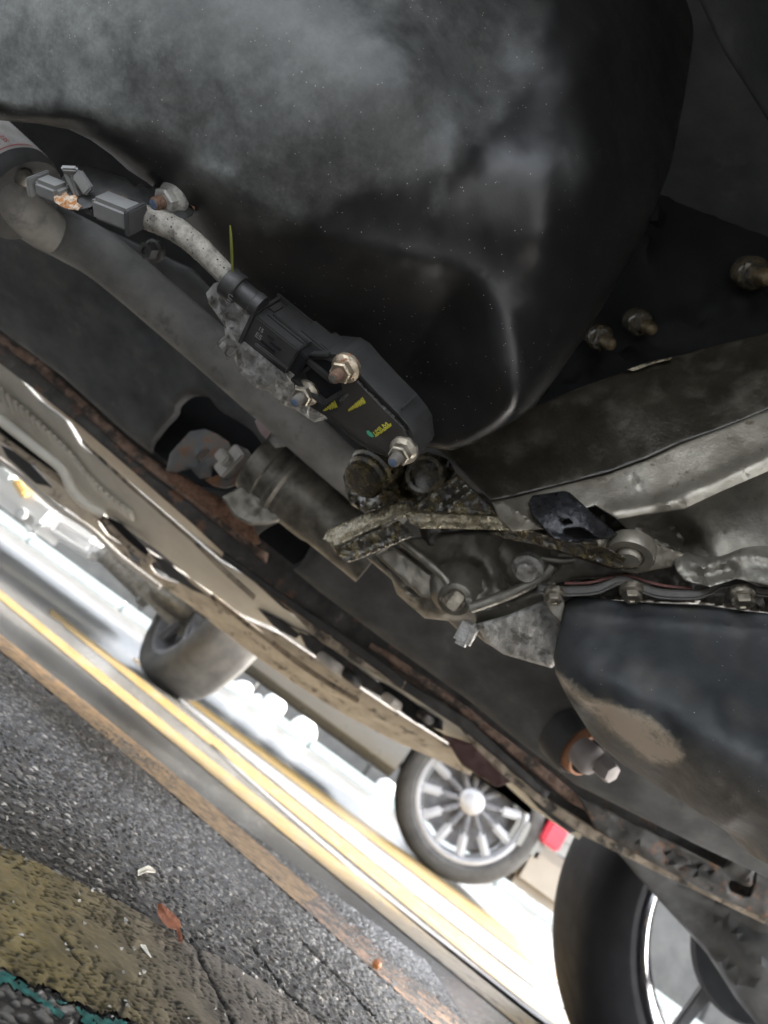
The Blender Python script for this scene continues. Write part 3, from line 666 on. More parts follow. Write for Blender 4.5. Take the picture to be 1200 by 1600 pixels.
# inner arch liner over the wheel
relief('arch_liner', [(960, 1326), (1060, 1380), (1200, 1432), (1300, 1470), (1300, 1760), (1215, 1640), (1150, 1560), (1105, 1490), (1060, 1440), (1010, 1385)],
       [(960, 1326, 1.04), (1300, 1470, 1.0), (1110, 1480, 1.10), (1300, 1740, 1.1), (1190, 1500, 1.03)], M['panel'], body, thick=.03, step=12, rnd=9,
       bumps=[([(1130, 1420), (1170, 1500), (1200, 1520)], .012, 10), ([(1120, 1500), (1160, 1545), (1200, 1550)], .010, 6), ([(1060, 1410), (1140, 1440), (1250, 1480)], -.012, 10)], rough=.003, rscale=60)
# cream inner sill beyond the rail
cream_up = [(-420, 250), (0, 563), (24, 582), (60, 622), (103, 655), (127, 694), (220, 770), (344, 876), (399, 908), (442, 946), (492, 990), (583, 1040), (667, 1090), (733, 1106), (775, 1176), (837, 1232), (915, 1295)]
cream_lo = [(-420, 325), (0, 648), (100, 730), (137, 788), (161, 798), (213, 836), (247, 860), (300, 905), (380, 960), (440, 985), (500, 1028), (560, 1062), (620, 1108), (700, 1150), (760, 1196), (830, 1262), (905, 1312)]
sill_ctrl = [(-90, 500, 1.16), (0, 563, 1.16), (220, 770, 1.16), (442, 946, 1.15), (667, 1090, 1.16), (915, 1295, 1.16), (0, 648, 1.27), (161, 798, 1.26), (300, 905, 1.27), (440, 985, 1.26), (620, 1108, 1.24), (760, 1196, 1.26), (905, 1312, 1.19)]
relief('inner_sill', cream_up + cream_lo[::-1], sill_ctrl, M['cream'], body, thick=.05, step=10, rnd=6,
       holes=[[(500, 1022), (520, 1022), (560, 1050), (590, 1078), (570, 1080), (530, 1052)], [(588, 1062), (640, 1092), (676, 1124), (668, 1134), (630, 1112), (596, 1084)]],
       bumps=[([(0, 575), (26, 590), (60, 632), (103, 664)], .010, 7), ([(128, 706), (110, 672)], .008, 6), ([(340, 905), (395, 960), (440, 1000)], -.008, 6), ([(0, 640), (100, 722), (140, 775), (165, 792)], .012, 9)], rough=.002, rscale=90)
# ribs that shape the stripes of reflected light on the sill
rb = MB()
for k in range(30):
    t = k / 29; c = catmull([(-30, 590), (40, 650), (100, 704), (150, 762), (205, 806)], 20); i = min(int(t * (len(c) - 1)), len(c) - 2); p = c[i] + (c[i + 1] - c[i]) * (t * (len(c) - 1) - i)
    hl = 17 - 10 * t
    ends = np.array([(p[0] - .35 * hl, p[1] - .95 * hl), (p[0], p[1]), (p[0] + .35 * hl, p[1] + .95 * hl)]); dz = tps(sill_ctrl)(ends) - .019
    rb.add(*tube(Wn(ends, dz), [.0035, .0050, .0035], 8, 2))
v, f = tube([W(-30, 632, 1.20), W(60, 702, 1.20), W(98, 734, 1.20), W(112, 764, 1.205), W(134, 787, 1.21), W(162, 803, 1.22)], .0085, 12, 6); mesh_obj('sill_pipe', v, f, M['cream'], body, smooth=60)
rbo = rb.build('light_stripe_ribs', M['cream'], body); rbo['kind'] = 'stuff'
# brown lower fascia under the sill with a row of oval holes
fas_up = [(-420, 340), (0, 662), (100, 745), (200, 840), (300, 905), (380, 965), (440, 992), (520, 1046), (600, 1100), (680, 1150), (742, 1190)]
fas_lo = [(-420, 390), (0, 712), (60, 765), (120, 806), (200, 872), (260, 920), (300, 948), (380, 1012), (460, 1068), (540, 1118), (620, 1160), (680, 1186), (735, 1212)]
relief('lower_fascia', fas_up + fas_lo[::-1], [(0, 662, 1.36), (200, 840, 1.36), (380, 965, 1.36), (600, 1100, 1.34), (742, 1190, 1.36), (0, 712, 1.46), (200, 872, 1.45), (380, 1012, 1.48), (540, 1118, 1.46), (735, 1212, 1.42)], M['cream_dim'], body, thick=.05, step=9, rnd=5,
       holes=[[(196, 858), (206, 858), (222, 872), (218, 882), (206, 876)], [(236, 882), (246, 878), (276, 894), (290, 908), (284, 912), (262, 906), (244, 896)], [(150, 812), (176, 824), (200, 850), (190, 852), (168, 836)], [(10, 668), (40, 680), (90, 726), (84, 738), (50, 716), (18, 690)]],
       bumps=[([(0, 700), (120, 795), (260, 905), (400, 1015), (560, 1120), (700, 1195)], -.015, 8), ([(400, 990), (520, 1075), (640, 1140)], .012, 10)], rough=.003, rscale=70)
for o_, d_, m_ in (([(-60, 625), (0, 655), (30, 668), (94, 722), (90, 740), (48, 712), (0, 676), (-60, 642)], 1.24, 'dark_hole'), ([(163, 806), (190, 818), (234, 862), (226, 872), (196, 848), (166, 824)], 1.25, 'dark_hole'),
                   ([(0, 694), (36, 710), (84, 762), (56, 756), (12, 716)], 1.32, 'dark_trim'), ([(236, 866), (262, 876), (300, 912), (330, 934), (300, 922), (262, 900)], 1.30, 'dark_trim')):
    relief('sill_seam_shade', o_, d_, M[m_], body, thick=.01, step=7, rnd=2)  # raised dark strips paint the shade of open slots
for o_, d_, m_ in (([(466, 986), (500, 1000), (560, 1043), (602, 1074), (598, 1090), (560, 1070), (510, 1038), (478, 1012)], 1.20, 'black_seam'), ([(590, 1062), (640, 1088), (692, 1126), (692, 1142), (650, 1130), (606, 1094)], 1.20, 'dark_hole'),
                   ([(690, 1146), (740, 1162), (800, 1222), (776, 1230), (722, 1196)], 1.21, 'maroon'), ([(404, 952), (440, 968), (470, 992), (462, 998), (430, 982)], 1.21, 'black_seam'), ([(800, 1216), (850, 1250), (905, 1298), (890, 1302), (840, 1262)], 1.14, 'black_seam')):
    relief('sill_seam_shade', o_, d_, M[m_], body, thick=.012, step=7, rnd=3, rough=.002, rscale=20)  # dark seams in their own colour, plus painted shade of an opening
for k_, (pth, r_, m_) in enumerate((([(-40, 652), (40, 712), (100, 756), (160, 812), (200, 852), (236, 880)], .0055, 'dirt_lip'), ([(-40, 690), (30, 742), (84, 790), (140, 826), (190, 872), (250, 918)], .005, 'pale_plug'), ([(330, 930), (400, 985), (480, 1046), (560, 1096)], .005, 'dirt_lip'), ([(470, 972), (530, 1014), (600, 1056), (690, 1118), (738, 1150)], .006, 'dirt_lip'))):
    v, f = tube([W(x, y, 1.235 if k_ in (0, 3) else 1.33) for x, y in pth], r_, 8, 6); mesh_obj('seam_lip', v, f, M[m_], body, smooth=60)
relief('fascia_backing', [(-420, 350), (0, 660), (200, 800), (320, 905), (320, 935), (180, 850), (0, 718), (-420, 410)], 1.50, M['dark_trim'], body, thick=.02, step=30, rnd=0)
for k, (x, y, a, b_) in enumerate([(518, 1038, 22, 9), (548, 1058, 16, 8), (612, 1096, 12, 8), (664, 1120, 10, 7)]):
    v, f = tube([W(x - a * .8, y - a * .6, 1.20), W(x, y, 1.185), W(x + a * .8, y + a * .6, 1.20)], b_ * 1.2 / FPX, 10); mesh_obj('bracket_stud', v, f, M['black_seam'] if k % 2 else M['pale_plug'], body)

# ================================================================== near front wheel, seen from inside
wc = np.array(W(1185, 1492, 1.30)); wheel = thing('front_wheel', 'large black tyre on a glossy black rim at the lower right', 'wheel', wc)
wax = Vector((0.10, 1, 0.0)).normalized()
def tyre_prof(r0, r1, w):
    h = w / 2; s = r1 - r0
    return [(r0, -h * .74), (r0 + .012, -h * .86), (r0 + s * .30, -h * .99), (r0 + s * .55, -h * 1.0), (r0 + s * .80, -h * .93), (r1 - s * .10, -h * .82), (r1 - s * .03, -h * .70), (r1, -h * .45), (r1, h * .45), (r1 - s * .03, h * .70), (r1 - s * .10, h * .82), (r0 + s * .55, h), (r0 + .012, h * .86), (r0, h * .74)]
v, f = lathe(wc, wax, tyre_prof(.246, .346, .225), 96, cap=False); mesh_obj('tyre', v, f, M['rubber'], wheel)
rm = MB()
rm.add(*lathe(wc, wax, [(.250, -.088), (.256, -.096), (.250, -.102), (.242, -.094), (.236, -.075), (.230, -.06), (.214, -.045), (.210, -.01), (.204, .055), (.210, .07), (.250, .085), (.252, .08), (.214, .055), (.219, -.01), (.224, -.04)], 96, cap=False))
rim = rm.build('rim', M['rim_black'], wheel)
for k in range(4):
    a = math.pi / 2 * k + math.radians(12); xx, yy, aa = frame(wax); dr = xx * math.cos(a) + yy * math.sin(a); tn = aa.cross(dr)
    v, f = obox(Vector(wc) + dr * .125 + aa * .06, (dr, tn, aa), (.165, .026, .022), .004, .7); mesh_obj('spoke', v, f, M['dark_trim'], rim)
v, f = lathe(wc, wax, [(.02, -.02), (.055, -.015), (.06, .03), (.05, .075), (.01, .08)], 32); mesh_obj('hub', v, f, M['disc'], wheel)

v, f = lathe(wc, wax, [(.05, .005), (.110, .008), (.115, .016), (.110, .026), (.05, .026)], 64); mesh_obj('brake_shield', v, f, M['dark_hole'], wheel)
near = wheel.copy(); COL.objects.link(near); near.location = Vector((wc[0] + .06, -.16, wc[2])); near.rotation_euler = (0, 0, math.pi)  # unseen wheel copy, added to block light from the right
near['label'] = 'unseen near side front wheel of the car overhead, added to shade the tank'
for ch in list(wheel.children):
    c_ = ch.copy(); COL.objects.link(c_); c_.parent = near
    for g_ in ch.children:
        h_ = g_.copy(); COL.objects.link(h_); h_.parent = c_
for o_ in (wheel, near): o_['group'] = 'front wheels of the car overhead'
# ================================================================== fuel tank shell
tank = thing('fuel_tank', 'big smooth black tank bulging overhead, its upper face grey with dust', 'tank', W(600, 300, .42))
tank_out = [(-420, -320), (300, -320), (700, -320), (1085, -320), (1088, 0), (1082, 70), (1070, 150), (1048, 260), (1010, 360), (965, 440), (915, 525), (865, 595), (838, 632), (808, 655), (770, 678), (735, 695), (705, 704), (672, 700), (645, 680), (600, 640), (520, 572), (440, 505), (380, 455), (330, 392), (300, 348), (283, 322), (250, 296), (216, 274), (188, 248), (152, 222), (112, 203), (62, 194), (0, 188), (-110, 176), (-420, 130)]
def smin(a, b, k):
    h = np.clip(.5 + .5 * (b - a) / k, 0, 1); return b * (1 - h) + a * h - k * h * (1 - h)
def capsule(P, path, rad, h, base):
    path = np.array(path, float); best = np.full(len(P), 1e9)
    A_ = catmull(path, 8); R_ = np.interp(np.linspace(0, 1, len(A_)), np.linspace(0, 1, len(rad)), rad)
    for c, r in zip(A_, R_): best = np.minimum(best, np.hypot(P[:, 0] - c[0], P[:, 1] - c[1]) / r)
    return base - h * np.cos(np.clip(best, 0, 1) * math.pi / 2) ** 1.15
upper_fn = tps([(-100, -100, .375), (50, 50, .362), (0, 188, .387), (250, 60, .350), (200, 200, .370), (450, 100, .344), (300, 255, .374), (400, 250, .358), (480, 390, .386), (600, 250, .358), (640, 430, .391), (650, 120, .351),
                (720, 455, .398), (775, 110, .388), (890, 240, .388), (862, 420, .402), (790, 600, .410), (960, 290, .422), (925, 70, .408), (1040, 150, .49), (900, 520, .434), (765, 670, .428), (1060, -80, .53), (1000, 380, .462)])
crease = catmull(np.array([(-90, 186), (20, 192), (90, 192), (150, 202), (220, 228), (285, 260), (330, 296), (380, 338), (480, 388), (560, 412), (640, 430), (712, 448), (752, 492), (776, 556), (784, 620), (760, 690), (740, 740)], float), 6)
below = np.vstack([crease, [(500, 900), (-90, 600)]])
def tank_depth(P):
    d = upper_fn(P)
    s_ = dist_poly(P, crease, False) * np.where(inside(P, below), 1, -1)
    g = np.clip((s_ + 34) / 150, 0, 4)
    d = d + .058 * (1 - np.exp(-g ** 1.35)) - .003 * np.exp(-(s_ / 40) ** 2)
    d = d - .0038 * np.exp(-(dist_poly(P, np.array([(600, 60), (660, 95), (698, 130), (717, 170), (716, 215), (702, 260)], float), False) / 26) ** 2)
    d = d - .0085 * np.exp(-(dist_poly(P, np.array([(908, 130), (892, 240), (866, 360)], float), False) / 60) ** 2)
    return d
tctrl = tank_depth
dusty = [(-450, -350), (900, -350), (860, 60), (832, 130), (770, 205), (720, 262), (690, 286), (640, 292), (560, 300), (520, 322), (470, 352), (420, 368), (370, 345), (330, 312), (280, 262), (200, 215), (120, 180), (40, 178), (-450, 120)]
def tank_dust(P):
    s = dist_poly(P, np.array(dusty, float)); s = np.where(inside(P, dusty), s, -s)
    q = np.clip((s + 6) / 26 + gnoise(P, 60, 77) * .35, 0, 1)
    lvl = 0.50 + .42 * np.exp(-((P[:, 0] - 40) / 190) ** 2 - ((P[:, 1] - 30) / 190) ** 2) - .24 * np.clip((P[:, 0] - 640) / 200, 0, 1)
    worn = np.exp(-((P[:, 0] - 893) / 22) ** 2 - ((P[:, 1] - 250) / 48) ** 2) * .35 + np.exp(-((P[:, 0] - 325) / 40) ** 2 - ((P[:, 1] - 272) / 24) ** 2) * .75  # worn patches; the first also paints the bulge's highlight
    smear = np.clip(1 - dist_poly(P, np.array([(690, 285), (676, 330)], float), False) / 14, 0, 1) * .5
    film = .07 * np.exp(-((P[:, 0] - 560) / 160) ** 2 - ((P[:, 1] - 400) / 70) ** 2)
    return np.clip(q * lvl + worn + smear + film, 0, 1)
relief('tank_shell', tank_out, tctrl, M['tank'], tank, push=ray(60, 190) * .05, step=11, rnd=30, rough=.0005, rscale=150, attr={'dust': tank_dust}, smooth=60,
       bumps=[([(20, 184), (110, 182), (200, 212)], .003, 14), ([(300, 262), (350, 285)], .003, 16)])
# side panel and cover beyond the tank
cover = thing('gearbox_cover', 'black oily cover plate with three stained bolts right of the tank', 'cover', W(1060, 430, .60))
relief('cover_plate', [(780, 60), (1100, -120), (1320, -120), (1320, 500), (1200, 545), (1100, 562), (1000, 590), (900, 622), (800, 668), (740, 700), (760, 500)], [(800, 600, .635), (1200, 500, .615), (1000, 100, .72), (1250, 0, .70), (1100, 400, .64)],
       M['dark_hole'], cover, thick=.03, step=16, rnd=6, bumps=[([(830, 600), (940, 545), (1010, 522), (1100, 490), (1200, 452)], .006, (12, 6)), ([(1092, 30), (1078, 160), (1040, 300), (1010, 400)], .012, 6)], rough=.002, rscale=50)
for x, y, s in ((938, 528, 1.0), (1000, 505, 1.0), (1176, 428, 1.25)):
    ax = V(.1, .45, .9); o = np.array(W(x, y, .605)); r = .0105 * s
    hb = MB(); hb.add(*lathe(o, ax, [(r, -.012), (r * 1.05, 0), (r * .98, .003), (r * .8, .005)], 20)); hb.add(*lathe(o, ax, [(r * .76, .002), (r * .76, .010), (r * .6, .012)], 6))
    hb.build('bolt', M['oil_grime'], cover)
    hb = MB(); hb.add(*lathe(Vector(o) + ax.normalized() * .010, ax, [(r * .5, 0), (r * .52, .010), (r * .4, .014), (r * .15, .0155)], 14)); hb.build('bolt_tip', M['brass_bolt'], cover)
side = thing('splash_panel', 'plain dark grey panel corner at the top right above the tank', 'panel', W(1200, 20, .45))
relief('panel', [(1080, -110), (1092, 0), (1130, 80), (1172, 145), (1200, 190), (1330, 330), (1330, -120)], [(1090, 0, .45), (1200, 150, .44), (1300, 0, .36), (1300, 300, .43)], M['panel'], side, thick=.01, step=20, rnd=8)

# ================================================================== hardware builders
def nut(parent, px, py, d, axis, s, mnut, mstud, tip=None, stud=1.0):
    o = Vector(W(px, py, d)); a = Vector(axis).normalized(); b = MB()
    b.add(*lathe(o, a, [(s * .98, -.0015), (s, s * .06), (s * .97, s * .16), (s * .78, s * .34), (s * .70, s * .42)], 28))
    b.add(*lathe(o, a, [(s * .76, s * .2), (s * .76, s * .86), (s * .66, s * .98), (s * .40, s * .99)], 6, up=V(.3, 1, 0)))
    n = b.build('flange_nut', mnut, parent, smooth=28)
    pr = [(s * .36, s * .8)]
    z = s * .98
    while z < s * (.98 + .72 * stud): pr += [(s * .40, z), (s * .40, z + s * .05), (s * .35, z + s * .09), (s * .35, z + s * .11)]; z += s * .15
    pr += [(s * .36, z), (s * .29, z + s * .06)]
    st = MB().add(*lathe(o, a, pr, 18)).build('stud', mstud, n, smooth=50)
    if tip: MB().add(*lathe(o, a, [(s * .27, z + s * .05), (s * .27, z + s * .075), (s * .2, z + s * .09)], 14)).build('stud_tip', tip, n)
    return n
def hexbolt(parent, px, py, d, axis, s, m, name='bolt', h=.9):
    o = Vector(W(px, py, d)); b = MB()
    b.add(*lathe(o, axis, [(s * 1.0, -s * .5), (s * 1.08, 0), (s * 1.05, s * .14), (s * .86, s * .30)], 26))
    b.add(*lathe(o, axis, [(s * .86, s * .1), (s * .86, s * h * .85), (s * .76, s * h), (s * .45, s * h * 1.0), (s * .38, s * h * .86)], 6, up=V(.5, 1, 0)))
    return b.build(name, m, parent, smooth=28)
def text(body_, org, right, up, h, m, parent, name='lettering', depth=.00006):
    cu = bpy.data.curves.new('tmp', 'FONT'); cu.body = body_; cu.size = h * 1.4; cu.extrude = depth; cu.align_x = 'LEFT'; cu.align_y = 'CENTER'; cu.resolution_u = 3
    to = bpy.data.objects.new('tmp', cu); COL.objects.link(to); dg = bpy.context.evaluated_depsgraph_get()
    me = bpy.data.meshes.new_from_object(to.evaluated_get(dg)); bpy.data.objects.remove(to); bpy.data.curves.remove(cu)
    r = Vector(right).normalized(); n = r.cross(Vector(up)).normalized(); u = n.cross(r)
    v = [Vector(org) + r * q.co.x + u * q.co.y + n * q.co.z for q in me.vertices]; f = [tuple(p.vertices) for p in me.polygons]; bpy.data.meshes.remove(me)
    return mesh_obj(name, v, f, m, parent, smooth=None)

# ================================================================== sensor module
SN = V(-.42, .52, .74); SA = V(.78, .63, 0).normalized(); SB = V(.47, -.58, .66).normalized()
SPL = plane_fn((560, 630, .418), -.0203, .0251)
def sp(px, py, out=0.0):
    d = float(SPL(np.array([[px, py]], float))[0]); return Vector(W(px, py, d)) + SN.normalized() * out
sensor = thing('sensor_module', 'black plastic sensor with three flange nuts and yellow paint marks, fixed to the tank', 'sensor', sp(560, 630))
face = [(460, 582), (472, 565), (487, 552), (502, 550), (519, 552), (530, 553), (545, 562), (563, 583), (592, 614), (622, 644), (640, 666), (648, 680), (652, 712), (649, 719), (634, 727), (610, 714), (594, 710), (576, 703), (547, 683), (507, 649), (468, 626), (459, 610)]
relief('sensor_body', face, SPL, M['black_plastic'], sensor, push=V(.42, -.52, -.74) * .026, step=3.0, rnd=2.5,
       bumps=[([(540, 573), (570, 604), (600, 634), (634, 666), (641, 690), (644, 708)], -.0016, (1.6, 1.0))], facing=.8)
inner = [(506, 560), (524, 560), (538, 577), (568, 606), (598, 637), (630, 668), (637, 690), (639, 708), (627, 716), (598, 706), (578, 698), (549, 679), (514, 648), (530, 634), (538, 618), (520, 600), (496, 572)]
relief('sensor_face', inner, lambda P: SPL(P) - .0003, M['sensor_face'], sensor, thick=.002, step=6, rnd=1)
# raised U frame round the first nut and the black pocket in it
relief('pocket', [(474, 578), (486, 562), (506, 562), (524, 566), (532, 592), (536, 612), (512, 634), (490, 612)], lambda P: SPL(P) + .0004 - .001, M['dark_hole'], sensor, thick=.002, step=6, rnd=1)
fr = MB()
def bar(p, q, w, h):
    a = sp(*p); b = sp(*q); dr = (b - a); fr.add(*obox((a + b) / 2 + SN.normalized() * (h / 2 - .001), (dr, SN.normalized().cross(dr), SN), (dr.length + w * .6, w, h + .002), .0004))
bar((463, 588), (511, 627), .0024, .0052); bar((511, 627), (535, 611), .0024, .0052); bar((489, 552), (515, 553), .0016, .003); bar((484, 562), (520, 592), .0034, .0032); bar((478, 578), (486, 572), .0022, .003)
fr.build('pocket_frame', M['black_plastic'], sensor)
# rim rib and neck that takes the plug
rb_ = MB(); a = sp(627, 640, -.010); rb_.add(*obox(a + V(.47, -.58, .66).normalized() * .0002, (V(.42, -.52, -.74), V(.6, .7, .3), V(.5, -.4, .7)), (.020, .0012, .0016), .0003)); rb_.build('shell_rib', M['black_plastic'], sensor)
nk = MB(); nk.add(*obox(sp(482, 548, -.011), (SA, SN, SB), (.022, .018, .011), .001)); nk.build('plug_socket', M['black_plastic'], sensor)
bs = MB(); bs.add(*obox(sp(496, 556, -.013), (SA, SN, SB), (.008, .020, .010), .001)); bs.build('socket_flange', M['black_plastic'], sensor)
nut(sensor, 541, 575, float(SPL(np.array([[541, 575.]]))[0]) - .001, SN, .0086, M['zinc_rust'], M['stud'], M['stud_grey'])
nut(sensor, 480, 613, float(SPL(np.array([[480, 613.]]))[0]) - .001, SN, .0080, M['zinc'], M['stud_grey'], M['blue_lock'])
nut(sensor, 631, 703, float(SPL(np.array([[631, 703.]]))[0]) - .001, SN, .0086, M['zinc'], M['stud_grey'], M['blue_lock'])
def mark(pix, m, name='paint_mark', out=.0004):
    P = [sp(x, y, out) for x, y in pix]; n = len(P); v = P + [p + SN.normalized() * .00012 for p in P]
    f = [tuple(range(n)), tuple(range(2 * n - 1, n - 1, -1))] + [(k, (k + 1) % n, n + (k + 1) % n, n + k) for k in range(n)]
    return mesh_obj(name, v, f, m, sensor, smooth=None)
def pen(p0, p1, w0, w1, m, n=15, seed=1, gap=.25):
    n = int(n * 1.6); gap = max(gap, .22)
    r = random.Random(seed); p0 = np.array(p0, float); p1 = np.array(p1, float); t = (p1 - p0); nn = np.array([-t[1], t[0]]) / np.hypot(*t); b = MB()
    for k in range(n):
        a = p0 + t * (k / n); c = p0 + t * ((k + 1 - gap) / n); w = w0 + (w1 - w0) * k / n; sh = np.array([.10, .25]) * w + t / n * r.uniform(-.5, .5)
        P = [sp(*(q), .0005) for q in (a - nn * w * r.uniform(.45, 1) - sh, c - nn * w * r.uniform(.45, 1) - sh, c + nn * w * r.uniform(.5, 1.1) + sh, a + nn * w * r.uniform(.5, 1.1) + sh)]
        v = P + [p + SN.normalized() * .0001 for p in P]; b.add(v, [(0, 1, 2, 3), (7, 6, 5, 4), (0, 1, 5, 4), (1, 2, 6, 5), (2, 3, 7, 6), (3, 0, 4, 7)])
    return b.build('paint_mark', m, sensor, smooth=None)
pen((506, 641), (526, 630), 1.2, 5.5, M['yellow_mark'], 9, 2, .12)
pen((545, 641), (570, 624), 1.5, 5.0, M['yellow_mark'], 14, 3, .10)
pen((587, 681), (612, 662), 1.8, 2.4, M['yellow_mark'], 8, 4, .02)
text('M', sp(600, 668.5, .0006), V(.80, -.60, .87) , V(-.62, -.75, .0), .0042, M['yellow_mark'], sensor, 'stamped_letter')
text('UMR', sp(585, 677.5, .0006), V(.80, -.60, .87), V(-.62, -.75, .0), .0024, M['yellow_mark'], sensor, 'stamped_letter')
mark([(573, 673), (576, 672), (581, 676), (585, 681), (583, 683), (578, 681), (574, 677)], M['green_mark'], 'paint_dot')
text('M2104', sp(532, 627, .0005), V(.80, -.60, .87), V(-.62, -.75, .0), .0020, M['grey_print'], sensor, 'embossed_text')

# ================================================================== wiring harness: hose, boot, plug
har = thing('wiring_harness', 'pale braided cable running down into a square black plug on the sensor', 'cable', W(420, 500, .41))
hose_p = [W(196, 334, .408), W(222, 338, .404), (W(252, 348, .400)), W(280, 362, .400), W(308, 384, .402), W(336, 412, .404), W(362, 440, .406), W(372, 450, .407)]
v, f = tube(hose_p, [.0062, .0064, .0066, .0066, .0064, .0060, .0057, .0055], 20, 8)
v = [p + Vector((random.gauss(0, .00012), random.gauss(0, .00012), random.gauss(0, .00012))) for p in v]
hose = mesh_obj('braided_sleeve', v, f, M['braid'], har, smooth=60)
b = MB(); b.add(*lathe(W(355, 439, .406), SA, [(.0055, -.001), (.0086, 0), (.0088, .003), (.0088, .0075), (.0082, .0085), (.006, .0086)], 32)); b.build('boot_collar', M['black_plastic'], har)
b = MB(); b.add(*lathe(W(368, 449, .4065), SA, [(.0064, 0), (.0066, .002), (.0066, .013), (.0070, .0135), (.0070, .018)], 32)); b.build('boot', M['black_plastic'], har)
text('U15', Vector(W(361, 460, .3975)), V(-.42, .52, .74).cross(SA) * -1, SA, .0030, M['grey_print'], har, 'moulded_text')
Mc = Vector(W(431, 519, .404)); SNn = SN.normalized()
pc = Mc - SNn * .0135 - SB * .0095
plug = MB(); plug.add(*obox(pc, (SA, SNn, SB), (.0315, .027, .019), .0007)); plug = plug.build('plug_housing', M['black_plastic'], har)
b = MB(); b.add(*obox(pc - SA * .0155, (SA, SNn, SB), (.0022, .0300, .0225), .0004)); b.build('end_flange', M['black_plastic'], plug)
b = MB(); b.add(*obox(pc + SB * .0100 - SNn * .0045 + SA * .0035, (SA, SNn, SB), (.0255, .0165, .0022), .0004)); b.build('lid', M['black_plastic'], plug)
b = MB(); b.add(*obox(pc + SB * .0100 - SNn * .0135 - SA * .001, (SA, SNn, SB), (.034, .0022, .0034), .0004)); b.build('lid_rail', M['black_plastic'], plug)
b = MB(); b.add(*obox(pc + SB * .0098 - SNn * .0040 - SA * .0118, (SA, SNn, SB), (.0040, .0105, .0016), .0003)); b.build('lid_tab', M['black_plastic'], plug)
b = MB(); b.add(*obox(pc + SB * .0092 + SNn * .0060 + SA * .002, (SA, SNn, SB), (.026, .0010, .0012), .0002)); b.build('lid_groove', M['dark_hole'], plug)
b = MB(); b.add(*obox(pc + SNn * .0150 - SB * .0048 + SA * .0045, (SA + SNn * -.10, SNn, SB), (.0225, .0024, .0040), .0006, .6)); b.build('latch_lever', M['black_plastic'], plug)
b = MB(); b.add(*obox(pc + SNn * .0136 - SB * .0010 - SA * .0002, (SA, SNn, SB), (.010, .0008, .0018), .0002)); b.add(*obox(pc + SNn * .0136 + SB * .0022 + SA * .0035, (SA, SNn, SB), (.0075, .0008, .0014), .0002)); b.add(*obox(pc + SNn * .0136 + SB * .0048 - SA * .0008, (SA, SNn, SB), (.0045, .0007, .0008), .0002)); b.build('latch_slot', M['dark_hole'], plug)
text('E01', pc + SNn * .01362 - SA * .0092 + SB * .0050, SB * -1, SA * -1, .0030, M['grey_print'], plug, 'moulded_text') if False else None
text('E5', pc + SNn * .0137 - SA * .0098 - SB * .0000, SA, SB, .0032, M['grey_print'], plug, 'moulded_text')
text('15', pc + SNn * .0137 - SA * .0098 + SB * .0045, SA, SB, .0026, M['grey_print'], plug, 'moulded_text')
b = MB(); b.add(*obox(pc + SA * .018, (SA, SNn, SB), (.006, .022, .015), .0006)); b.build('plug_nose', M['dark_hole'], plug)

# ================================================================== clip bracket with two grey cable clips
cb = thing('cable_bracket', 'dark steel tongue with a rust flaked nose, bolted beside the tank lip', 'bracket', W(170, 300, .40))
relief('bracket_plate', [(82, 298), (90, 284), (104, 270), (122, 258), (136, 258), (160, 266), (197, 279), (212, 292), (220, 286), (236, 294), (243, 288), (247, 271), (258, 269), (268, 275), (284, 286), (294, 300), (304, 318), (305, 328), (300, 337), (284, 345), (262, 342), (240, 332), (226, 326), (206, 312), (182, 306), (165, 312), (142, 324), (123, 328), (100, 324), (86, 314)],
       [(82, 300, .395), (123, 258, .412), (123, 327, .388), (197, 290, .402), (250, 272, .414), (300, 335, .402), (225, 310, .404)], M['bracket'], cb, thick=.0016, step=4, rnd=2, bumps=[([(150, 268), (165, 300)], .0006, 8)])
relief('rusty_nose', [(80, 300), (84, 290), (90, 286), (96, 296), (104, 300), (108, 306), (116, 304), (122, 308), (120, 316), (128, 322), (122, 329), (108, 327), (96, 323), (86, 316)], [(82, 300, .3935), (123, 327, .3865), (100, 300, .394), (110, 325, .3865)], M['rusty_nose'], cb, thick=.0012, step=2.2, rnd=1.5, rough=.0007, rscale=9)
relief('rusty_edge', [(247, 271), (258, 269), (270, 276), (286, 287), (297, 302), (305, 320), (304, 330), (299, 322), (292, 306), (280, 294), (266, 284), (254, 279)], [(247, 271, .4125), (300, 325, .401), (280, 290, .4075)], M['rust_edge'], cb, thick=.001, step=3, rnd=1.2, rough=.0004, rscale=10)
CA = V(.90, .40, .15).normalized(); CU = V(.35, -.62, .70).normalized(); CU = (CU - CA * CU.dot(CA)).normalized(); CC = CA.cross(CU)
nut(cb, 272, 310, .4045, V(-.52, .50, .69), .0094, M['alu'], M['stud'], M['blue_lock'], .75)
